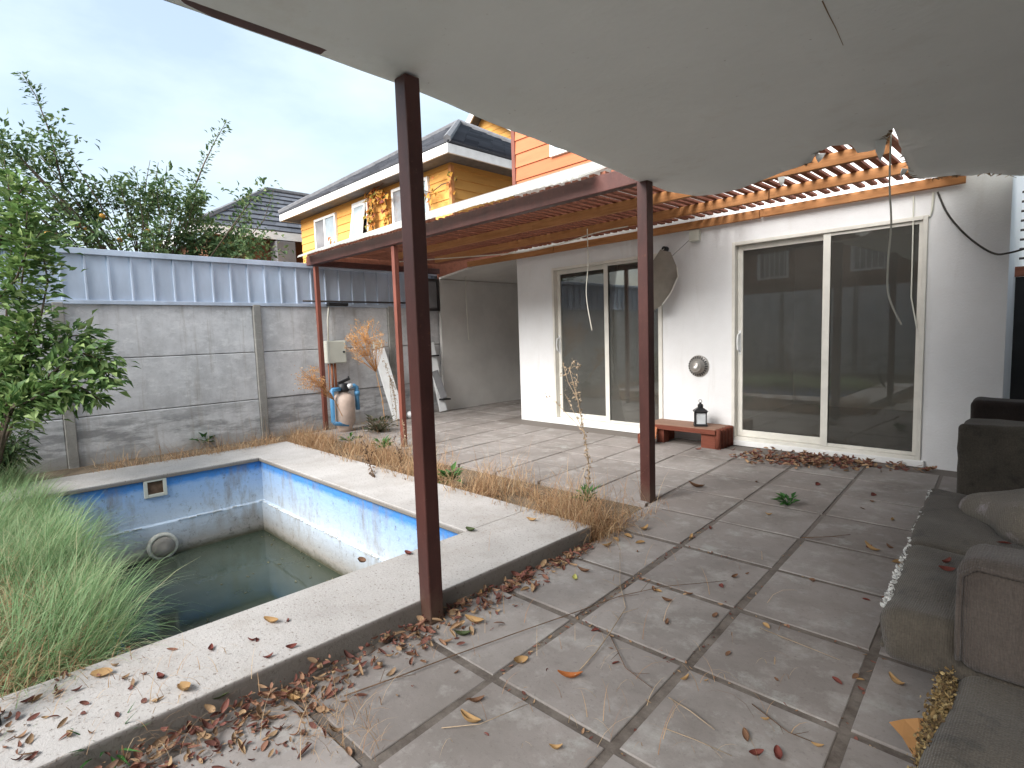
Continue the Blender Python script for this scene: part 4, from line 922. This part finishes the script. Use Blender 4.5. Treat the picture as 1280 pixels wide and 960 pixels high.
MB().lathe((-7.45, 5.02, .06), [(.0, -.058), (.035, -.046), (.057, -.012), (.055, .02), (.033, .048), (.0, .058)], 16).build('white_ball', 'whiteplastic', None, True)
tag(bpy.data.objects['white_ball'], 'small white ball on the ground beside the leaning panel', 'ball')
wr = thing('wall_rail', (-7.74, 4.8, 1.83), 'dark steel pipe running under the metal screen beneath the pergola', 'pipe')
MB().tube([(-7.735, 3.5, 1.87), (-7.735, 5.5, 1.87)], .014, 8).build('pipe', 'darkrail', wr, True); MB().box(-7.762, -7.68, 3.86, 4.18, 1.80, 1.85).build('lamp_housing', 'black', wr, bev=.01)
MB().tube([(-7.74, 5.3, 1.80), (-7.74, 5.9, 1.76)], .016, 8).build('pipe', 'darkrail', wr, True)
df = thing('wall_bracket', (-7.72, 5.7, 2.0), 'dark steel frame mounted on metal screen beside the passage wall', 'frame')
b = MB(); xa, xb = -7.745, -7.70
b.box(xa, xb, 5.46, 5.50, 1.74, 2.29); b.box(xa, xb, 5.88, 5.92, 1.74, 2.29); b.box(xa, xb, 5.50, 5.88, 1.74, 1.785); b.box(xa, xb, 5.50, 5.88, 2.245, 2.29); b.build('surround', 'darkrail', df, bev=.01)
MB().box(-7.74, -7.73, 5.50, 5.88, 1.785, 2.245).build('pane', 'fargrey', df)

# ------------------------------------------------------------------ bench, lantern, hanging bits
bn = thing('low_bench', (-3.1, 5.78, 0), 'low brick red timber bench against white wall between the doors', 'bench')
MB().obox((-3.05, 5.79, .195), (.43, 0, 0), (0, .18, 0), (0, 0, .022)).build('seat', 'benchtop', bn, bev=.006)
b = MB(); b.box(-3.485, -2.615, 5.586, 5.608, .16, .21); b.build('front_edge', 'benchwood', bn, bev=.004)
for x0, x1, y0, y1 in ((-2.79, -2.63, 5.62, 5.72), (-2.79, -2.63, 5.80, 5.94), (-3.33, -3.24, 5.62, 5.74), (-3.40, -3.28, 5.80, 5.94)): MB().box(x0, x1, y0, y1, 0, .172).build('leg', 'benchwood', bn, bev=.004)
b = MB()
for k_ in range(5): b.lathe((-2.605, 5.64+k_*.075, .115), [(.032, -.115), (.032, .09), (.026, .1), (.0, .102)], 10)
b.build('edging', 'benchwood', bn, True)
b = MB(); b.obox((-3.36, 5.50, .15), (.075, .05, 0), (-.07, .14, .05), (0, -.005, .015)); b.build('loose_board', M['conduit'], bn); MB().box(-3.46, -3.30, 5.42, 5.46, 0, .115).build('leg', 'benchwood', bn)
ln = thing('lantern', (-2.86, 5.75, .218), 'small black metal lantern with glass sides standing on the bench', 'lantern')
c = Vector((-2.86, 5.75, .218)); hw = .062; R_ = Matrix.Rotation(.55, 3, 'Z'); b = MB()
def rb(cx, cy, cz, sx, sy, sz): b.obox(c+R_ @ Vector((cx, cy, cz)), R_ @ Vector((sx, 0, 0)), R_ @ Vector((0, sy, 0)), Vector((0, 0, sz)))
rb(0, 0, .012, hw+.008, hw+.008, .012); rb(0, 0, .158, hw+.006, hw+.006, .006)
for sx in (-1, 1):
    for sy in (-1, 1): rb(sx*(hw-.005), sy*(hw-.005), .088, .006, .006, .064)
b.build('body', 'black', ln, bev=.002)
b = MB(); rb(0, 0, .088, hw-.012, hw-.012, .062); b.build('glass', 'darkglass', ln)
b = MB(); vs = [c+R_ @ Vector((s_*w_, t_*w_, z_)) for w_, z_ in ((hw+.016, .165), (.026, .205)) for s_, t_ in ((-1, -1), (1, -1), (1, 1), (-1, 1))]
b.add(vs, [(0, 3, 2, 1), (4, 5, 6, 7), (0, 1, 5, 4), (1, 2, 6, 5), (2, 3, 7, 6), (3, 0, 4, 7)]); b.lathe(c+Vector((0, 0, .205)), [(.028, 0), (.03, .015), (.03, .03), (.012, .045), (.01, .055), (.0, .06)], 12); b.build('roof', 'black', ln)
b = MB(); b.tube([c+Vector((.018*math.cos(a), 0, .275+.018*math.sin(a))) for a in np.linspace(0, 2*PI, 13)], .003, 5); b.build('ring', 'black', ln)
hp = thing('hanging_board', (-3.4, 5.75, 1.9), 'curled grey board hanging on white wall behind the maroon post', 'board')
o_ = [(836, 315), (826, 312), (815, 330), (806, 352), (808, 378), (817, 389), (828, 381), (836, 366), (842, 345), (841, 333)]
vs = []; 
for px, py in o_:
    p = GY(px, py, 5.72); vs.append(p+Vector((0, .12*((px-820)/22)**2-.02, 0)))
cc = sum(vs, Vector())/len(vs)+Vector((0, -.04, 0)); b = MB(); b.add(vs+[cc], [(i, (i+1) % len(vs), len(vs)) for i in range(len(vs))]); b.build('sheet', 'dish', hp, True, thick=.008)
MB().tube([vs[9], vs[8], vs[7], vs[6]], .008, 5).build('pale_edge', 'frame', hp)
MB().tube([(-3.4, 5.94, 2.24), GY(826, 314, 5.74)], .004, 5).build('wire', 'cable', hp); MB().tube([GY(838, 322, 5.8), (-3.08, 5.96, 2.31)], .003, 5).build('wire', 'darkcable', hp)
def cable(pts, r, label, m, name='cable'):
    P = [Vector(p) for p in pts]; Q = []
    for i in range(len(P)-1):
        p0, p1, p2, p3 = P[max(i-1, 0)], P[i], P[i+1], P[min(i+2, len(P)-1)]
        for k_ in range(6):
            t = k_/6; Q.append(.5*((2*p1)+(p2-p0)*t+(2*p0-5*p1+4*p2-p3)*t*t+(3*p1-p0-3*p2+p3)*t**3))
    Q.append(P[-1]); return tag(MB().tube(Q, r, 6).build(name, m, None, True), label, 'cable')
cable([GY(1114, 162, 4.05), GY(1112, 230, 4.1), GY(1114, 280, 4.1), GY(1110, 330, 4.1), GY(1111, 370, 4.1), GY(1127, 406, 4.12)], .006, 'white cable dangling from torn ceiling in front of right door', 'cable')
cable([GY(734, 286, 4.6), GY(735, 330, 4.6), GY(733, 370, 4.6), GY(740, 413, 4.62)], .005, 'thin white cable hanging in front of left sliding door', 'cable')
cable([GY(1172, 240, 5.97), GY(1185, 268, 5.96), GY(1210, 296, 5.95), GY(1240, 316, 5.9), GY(1262, 316, 5.8), GY(1300, 305, 5.7)], .008, 'dark cable drooping across the wall at right', 'darkcable')
cable([(-6.9, 4.6, 2.40), GY(625, 318, 4.9), GY(660, 314, 4.9), GY(700, 305, 4.9), GY(745, 291, 4.9), GY(785, 283, 4.9)], .006, 'pale cable looped beneath the pergola rafters', 'cable')
cable([GX(583, 335, -7.4), GX(582, 360, -7.45), GX(584, 395, -7.5), GX(586, 425, -7.55)], .006, 'short white cable hanging against passage wall', 'cable')

# ------------------------------------------------------------------ sofas
sf = thing('old_sofa', (-.05, 2.8, 0), 'worn grey brown sofa with frayed seat front at the right edge', 'sofa')
def part(mb, name, m, par, sub=0): return mb.build(name, m, par, True)
rz = lambda a: Matrix.Rotation(a, 3, 'Z')
part(rbox((.14, 2.80, .17), (.74, 1.50, .22), .06, lump=.012, rot=rz(.06), seed=1), 'base', 'sofa', sf)
part(rbox((-.018, 3.00, .37), (.86, .94, .17), .042, lump=.022, rot=rz(.075), seed=2), 'seat_cushion', 'sofa', sf)
part(rbox((.025, 2.21, .375), (.82, .66, .17), .045, lump=.022, rot=rz(.06), seed=3), 'seat_cushion', 'sofa', sf)
part(rbox((.03, 3.64, .44), (.82, .26, .68), .03, lump=.016, rot=rz(-.04), seed=4), 'arm', 'sofa', sf)
part(rbox((.24, 1.915, .515), (.86, .23, .31), .05, lump=.018, rot=rz(-.03), seed=5), 'arm', 'sofalite', sf)
part(rbox((.55, 2.85, .55), (.24, 1.75, .75), .08, lump=.02, seed=6), 'backrest', 'sofa', sf)
b = MB(); e0, e1 = Vector((-.466, 3.42, .44)), Vector((-.368, 1.92, .44))
for i in range(900):
    t = random.random(); p = e0.lerp(e1, t)+Vector((rnd(-.006, .012), 0, random.gauss(0, .007)-.005)); dn = mnoise.noise(Vector((t*9, 0, 0)))
    if dn < -.16 or abs(mnoise.noise(Vector((t*40, 2, 0)))) < .06: continue
    s_ = rnd(.001, .0032); b.obox(p, rdir()*s_*1.4, rdir()*s_, rdir()*s_*.8)
b.build('stuffing', 'stuffing', sf)['kind'] = 'stuff'
b = MB(); n_ = lambda p: Vector(p)+Vector((mnoise.noise(Vector(p)*5), 0, mnoise.noise(Vector(p)*6+Vector((3, 1, 2)))))*.006
b.tube([n_((-.475+.0064*k_, 3.42-.085*k_, .33)) for k_ in range(11)], .008, 6); b.tube([n_((-.398+.0036*k_, 2.48-.06*k_, .335)) for k_ in range(11)], .008, 6)
b.build('piping', 'sofa', sf, True)
b = MB(); b.tube([n_((-.178, 1.812, .40+.23*k_/7)) for k_ in range(8)]+[n_((-.15+.72*k_/9, 1.805-.02*k_/9, .66)) for k_ in range(10)], .007, 6); b.build('piping', 'sofalite', sf, True)
cu = rbox((-.03, 3.0, .53), (.42, .50, .14), .068, lump=.03, rot=Matrix.Rotation(-.25, 3, 'Y') @ rz(.5), seed=8).build('cushion', 'cushion', None, True)
tag(cu, 'speckled taupe cushion lying on the sofa seat', 'cushion')
ta = thing('torn_armchair', (.15, 1.5, 0), 'torn dark seat with crumbling yellow foam nearest at lower right', 'armchair')
part(rbox((.2, 1.40, .20), (.8, 1.02, .28), .05, lump=.012, rot=rz(-.05), seed=11), 'seat', 'sofa', ta)
b = MB()
fa, fb_ = G(1190, 838, .30), G(1156, 962, .27)
for i in range(6000):
    t = random.random(); lump = mnoise.noise(Vector((t*11, 3, 0))); p = fa.lerp(fb_, t)+Vector((random.gauss(0, .011+.007*lump), random.gauss(0, .01), random.gauss(-.02, .03))); s_ = rnd(.001, .0034)
    b.obox(p, rdir()*s_, rdir()*s_*1.2, rdir()*s_*.8)
b.build('foam_edge', 'foam', ta)['kind'] = 'stuff'
b = MB(); b.add([G(1115, 902, .12), G(1134, 899, .17), G(1152, 898, .2), G(1156, 922, .17), G(1147, 946, .08), G(1132, 921, .11)], [(0, 1, 5), (1, 2, 3, 5), (3, 4, 5)]); b.build('foam_offcut', 'foamtan', ta, thick=.02)
ac = thing('brown_armchair', (.1, 4.6, 0), 'dark brown armchair behind the sofa arm at right', 'armchair')
part(rbox((.13, 4.32, .42), (1.06, .2, .80), .035, lump=.012, seed=14), 'arm', 'sofadark', ac)
part(rbox((.15, 4.75, .25), (.9, .66, .4), .06, lump=.012, seed=15), 'seat', 'sofadark', ac)
part(rbox((.5, 4.75, .55), (.25, .7, .7), .08, lump=.012, seed=16), 'backrest', 'sofadark', ac)
tag(MB().tube([G(-4, 968, -.02), GX(-8, 930, -2.36), GX(-13, 895, -2.40), GX(-17, 850, -2.45), GX(-22, 780, -2.5)], .028, 10, .022).build('dark_pole', 'black', None, True), 'dark curved pole at the lower left corner by the leaves', 'pole')

# ------------------------------------------------------------------ leaves and twigs
def zat(p): return .1 if (p.x < CX1 and p.y < CY1 and p.x > PX1-.02) else 0.0
lb = MB()
e0, e1 = Vector((CX1+.03, -.25, 0)), Vector((CX1+.03, 2.6, 0))
for i in range(2100):      # drift of red leaves against the coping
    t = random.random()**1.9; y = -.25+t*2.85; wdt = .15*(1-t)**.8+.03
    x = CX1+.02+abs(random.gauss(0, wdt)); 
    if y > .95 and y < 1.15 and random.random() < .5: continue
    pile = .07*max(0, 1-(x-CX1)/.18)*(1-t)
    curl_leaf(lb, (x, y, rnd(0, pile+.008)), rnd(0, 6.28), *((lambda q: (q, q*rnd(.35, .6)))(.010+.05*random.random()**2)), rnd(.3, 1.7), rnd(-.1, .8), rnd(-.5, .5), rnd(-.8, .8))
for i in range(75):
    x = rnd(-2.6, -2.1); y = -.1+abs(random.gauss(0, .25)); 
    curl_leaf(lb, (x, y, .1), rnd(0, 6.28), rnd(.018, .042), rnd(.01, .022), rnd(.3, 1.7), rnd(-.1, .8), rnd(-.4, .4), rnd(-.8, .8))
tag(lb.build('leaf_litter', 'litter'), 'drift of dry red leaves along the near pool coping', 'leaf litter', kind='stuff')
lb = MB()
for i in range(520):       # heap below the right door
    px = random.gauss(1010, 45) if random.random() < .7 else rnd(925, 1170); py = 572+ (px-930)*.062+random.gauss(0, 4.5); p = G(px, py)
    if p.y > 5.93: p.y = 5.93-rnd(0, .2)
    curl_leaf(lb, (p.x, p.y, rnd(0, .03)), rnd(0, 6.28), rnd(.03, .075), rnd(.02, .04), rnd(.3, 1.6), rnd(-.1, .8), rnd(-.4, .4), rnd(-.7, .7))
tag(lb.build('leaf_heap', M['litter']), 'heap of dry brown leaves below right sliding door', 'leaf litter', kind='stuff')
lb = MB()
for i in range(420):       # leaves caught in the paving joints
    i_, j_ = random.choice([(0, 0), (-1, 0), (-1, -1), (-1, 1), (0, -1), (0, 1), (1, 0), (-1, 2), (0, 2)]); a = O+U*i_+V*j_
    p = a+(U if random.random() < .55 else V)*random.random()+Vector((random.gauss(0, .014), random.gauss(0, .014), -.005))
    if p.x < CX1+.02: continue
    if p.x > -1.3 and random.random() < .75: continue
    curl_leaf(lb, p, rnd(0, 6.28), rnd(.008, .025), rnd(.005, .014), rnd(.3, 1.4), rnd(0, .6), rnd(-.4, .4), rnd(-.6, .6))
tag(lb.build('joint_litter', 'litter'), 'crumbled red leaf scraps caught in the paving joints', 'leaf litter', kind='stuff')
def one_leaf(px, py, L, W, m, label, yaw=None, curl=1.0, bend=.5, z=None, group=None):
    p = G(px, py, 0); 
    if z is None: z = 0
    p = G(px, py, z); b = MB(); curl_leaf(b, p, rnd(0, 6.28) if yaw is None else yaw, L, W, curl, bend, rnd(-.2, .2), rnd(-.4, .4))
    return tag(b.build('fallen_leaf', m, None, True), label, 'leaf', group)
one_leaf(713, 848, .095, .04, 'leaf_orange', 'curled orange brown leaf on the slab near the middle', .6, 1.5)
one_leaf(650, 828, .065, .045, 'leaf_tan', 'pale tan leaf standing upright on a slab corner', 1.3, 1.2)
one_leaf(587, 903, .085, .045, 'leaf_tan', 'tan crumpled leaf on the large front slab', .2, 1.5)
one_leaf(596, 878, .06, .03, 'leaf_brown', 'narrow brown leaf just behind the tan crumpled one', 1.2, 1.4)
one_leaf(718, 724, .06, .032, 'leaf_yellow', 'yellow green leaf on the paving right of the near post', 2.2, .8)
one_leaf(578, 795, .075, .05, 'leaf_green', 'dark green curled leaf at the foot of the near post', 1.0, 1.0)
one_leaf(594, 778, .1, .045, 'leaf_tan', 'long buff leaf against the coping beside the near post', .3, 1.5)
one_leaf(730, 715, .075, .035, 'leaf_brown', 'brown leaf upon slab before the coping corner', .1, 1.4)
one_leaf(833, 752, .05, .035, 'leaf_brown', 'small dark leaf alone on a middle slab', .5, 1.2)
one_leaf(1088, 687, .10, .05, 'leaf_tan', 'large buff leaf close left of the sofa', -.5, 1.4)
one_leaf(1120, 855, .085, .035, 'leaf_tan', 'buff leaf on paving below the sofa seat corner', -.8, 1.5)
one_leaf(870, 609, .13, .09, 'leaf_brown', 'wide brown leaf on patio before the bench', .3, .9)
one_leaf(945, 944, .05, .03, 'leaf_redbrown', 'dark red curled leaf at the bottom edge, left one of pair', 1.0, 1.6)
one_leaf(972, 946, .055, .04, 'leaf_redbrown', 'dark red curled leaf at the bottom edge, right one of pair', 2.0, 1.6)
one_leaf(340, 778, .075, .04, 'leaf_tan', 'folded tan leaf alone on the near coping', .5, 1.5, .5, .1)
one_leaf(128, 844, .075, .05, 'leaf_tan', 'broad buff leaf on the coping beside the grass', .9, .9, .3, .1)
one_leaf(232, 863, .07, .05, 'leaf_tan', 'upright buff leaf on coping above the red litter', .2, 1.3, .5, .1)
one_leaf(453, 703, .06, .05, 'leaf_brown', 'brown crumpled leaf on the coping left of the near post', .2, 1.5, .5, .1)
one_leaf(588, 664, .07, .05, 'leaf_green', 'dark leaf at the inner corner of the pool coping', .2, 1.2, .5, .1)
one_leaf(665, 651, .075, .035, 'leaf_tan', 'tan leaf on the coping near its outer corner', .2, 1.2, .5, .1)
one_leaf(510, 693, .05, .04, 'leaf_redbrown', 'dark red leaf on coping just left of the near post', .2, 1.2, .5, .1)
one_leaf(364, 874, .09, .03, 'leaf_tan', 'cream leaf atop the red litter at lower centre', .4, 1.4, .5, .01)
one_leaf(270, 875, .09, .03, 'leaf_green', 'long green leaf atop the red litter by the coping', .9, 1.0, .3, .06)
kinds = [('leaf_brown', 'small brown leaf lying loose on the paving slabs', 'brown leaves on the paving'), ('leaf_redbrown', 'small dark red leaf lying loose on the paving slabs', 'red leaves on the paving'), ('leaf_tan', 'small tan leaf lying loose on the paving slabs', 'tan leaves on the paving')]
protos = {}
def scatter(mk, label, grp, px, py, z, s_):
    if mk not in protos:
        ps = []
        for v in range(5):
            b = MB(); curl_leaf(b, (0, 0, 0), 0, .05, .028, rnd(.5, 1.7), rnd(0, .8), rnd(-.2, .2), rnd(-.5, .5)); me_o = b.build('fallen_leaf', mk, None, True); ps.append(me_o.data); bpy.data.objects.remove(me_o)
        protos[mk] = ps
    o = bpy.data.objects.new('fallen_leaf', random.choice(protos[mk])); o.location = G(px, py, z); o.rotation_euler = (0, 0, rnd(0, 6.28)); o.scale = (s_, s_, s_); col.objects.link(o); tag(o, label, 'leaf', grp)
for i in range(62):
    px, py = rnd(560, 1130), 600+360*random.random()**1.2; p = G(px, py)
    if p.x < CX1+.05 or p.x > -.45 or p.y > 5.9: continue
    k_ = random.choice(kinds); scatter(*k_, px, py, 0, rnd(.35, 1.05) if p.y < 3 else rnd(.7, 1.5))
for i in range(40):
    px, py = rnd(150, 690), 640+250*random.random(); p = G(px, py, .1)
    if p.x > CX1-.03 or p.x < PX1+.03 or p.y > CY1: continue
    scatter('leaf_redbrown', 'small dark red leaf lying on the near coping', 'red leaves on the coping', px, py, .1, rnd(.35, .9))
for px, py in ((770, 672), (785, 668), (800, 676), (760, 680), (612, 735), (625, 722), (640, 715), (655, 708), (668, 700), (690, 690), (600, 742), (635, 730), (720, 662), (650, 720)):
    scatter('leaf_tan', 'curled tan leaf lying against the base of the coping', 'tan leaves along the coping base', px, py+3, 0, rnd(1.0, 1.6))
for i in range(9):
    p = Vector((rnd(-.35, .1), rnd(2.2, 3.3), .46)); 
    scatter('leaf_redbrown', 'small dark red leaf lying on the sofa seat', 'leaves on the sofa', 640, 700, 0, .9); bpy.context.scene.collection.objects[-1].location = p
def twig(pxs, r, label, m='twig', side=0):
    t = [G(px, py, .008+rnd(0, .012)) for px, py in pxs]; b = MB(); r *= .62; b.tube(t, r, 5, r*.5)
    for i in range(side):
        k_ = random.randrange(1, len(t)); p = t[k_-1].lerp(t[k_], random.random()); d = (t[k_]-t[k_-1]).normalized(); a = random.choice((-1, 1))*rnd(.5, .9); d = Matrix.Rotation(a, 3, 'Z') @ d
        b.tube([p, p+d*rnd(.05, .12)+Vector((0, 0, rnd(.0, .03)))], r*.5, 4, r*.3)
    return tag(b.build('twig', m, None, True), label, 'twig')
twig([(430, 870), (500, 845), (565, 820), (640, 793), (720, 765), (775, 745), (830, 733), (908, 726)], .0045, 'long thin twig crossing several paving slabs', 'twig', 5)
twig([(718, 845), (745, 815), (763, 790), (782, 760), (775, 730), (775, 690)], .004, 'pale branching twig lying from coping to middle slab', 'paletwig', 4)
twig([(763, 795), (782, 835), (815, 860)], .0035, 'dark twig forking off across the joint in the middle', 'twig', 2)
twig([(552, 910), (600, 905), (660, 880)], .003, 'thin straight twig on the large front slab', 'paletwig', 0)
twig([(1002, 672), (1035, 671), (1063, 668)], .005, 'short dark twig on paving left of the sofa', 'twig', 2)
twig([(836, 872), (862, 888), (893, 912)], .004, 'bent twig on the slab at lower centre', 'paletwig', 1)
twig([(830, 910), (870, 925), (915, 945)], .003, 'straight pale twig near the bottom edge', 'paletwig', 1)
twig([(940, 880), (985, 915), (1015, 927)], .0035, 'dark forked twig on slab near the torn armchair', 'twig', 2)
twig([(950, 785), (1000, 805), (1050, 825)], .003, 'thin twig on slab left of the seat front', 'paletwig', 1)
twig([(650, 606), (690, 622), (718, 640)], .005, 'pale stick lying across the dry grass', 'paletwig', 1)
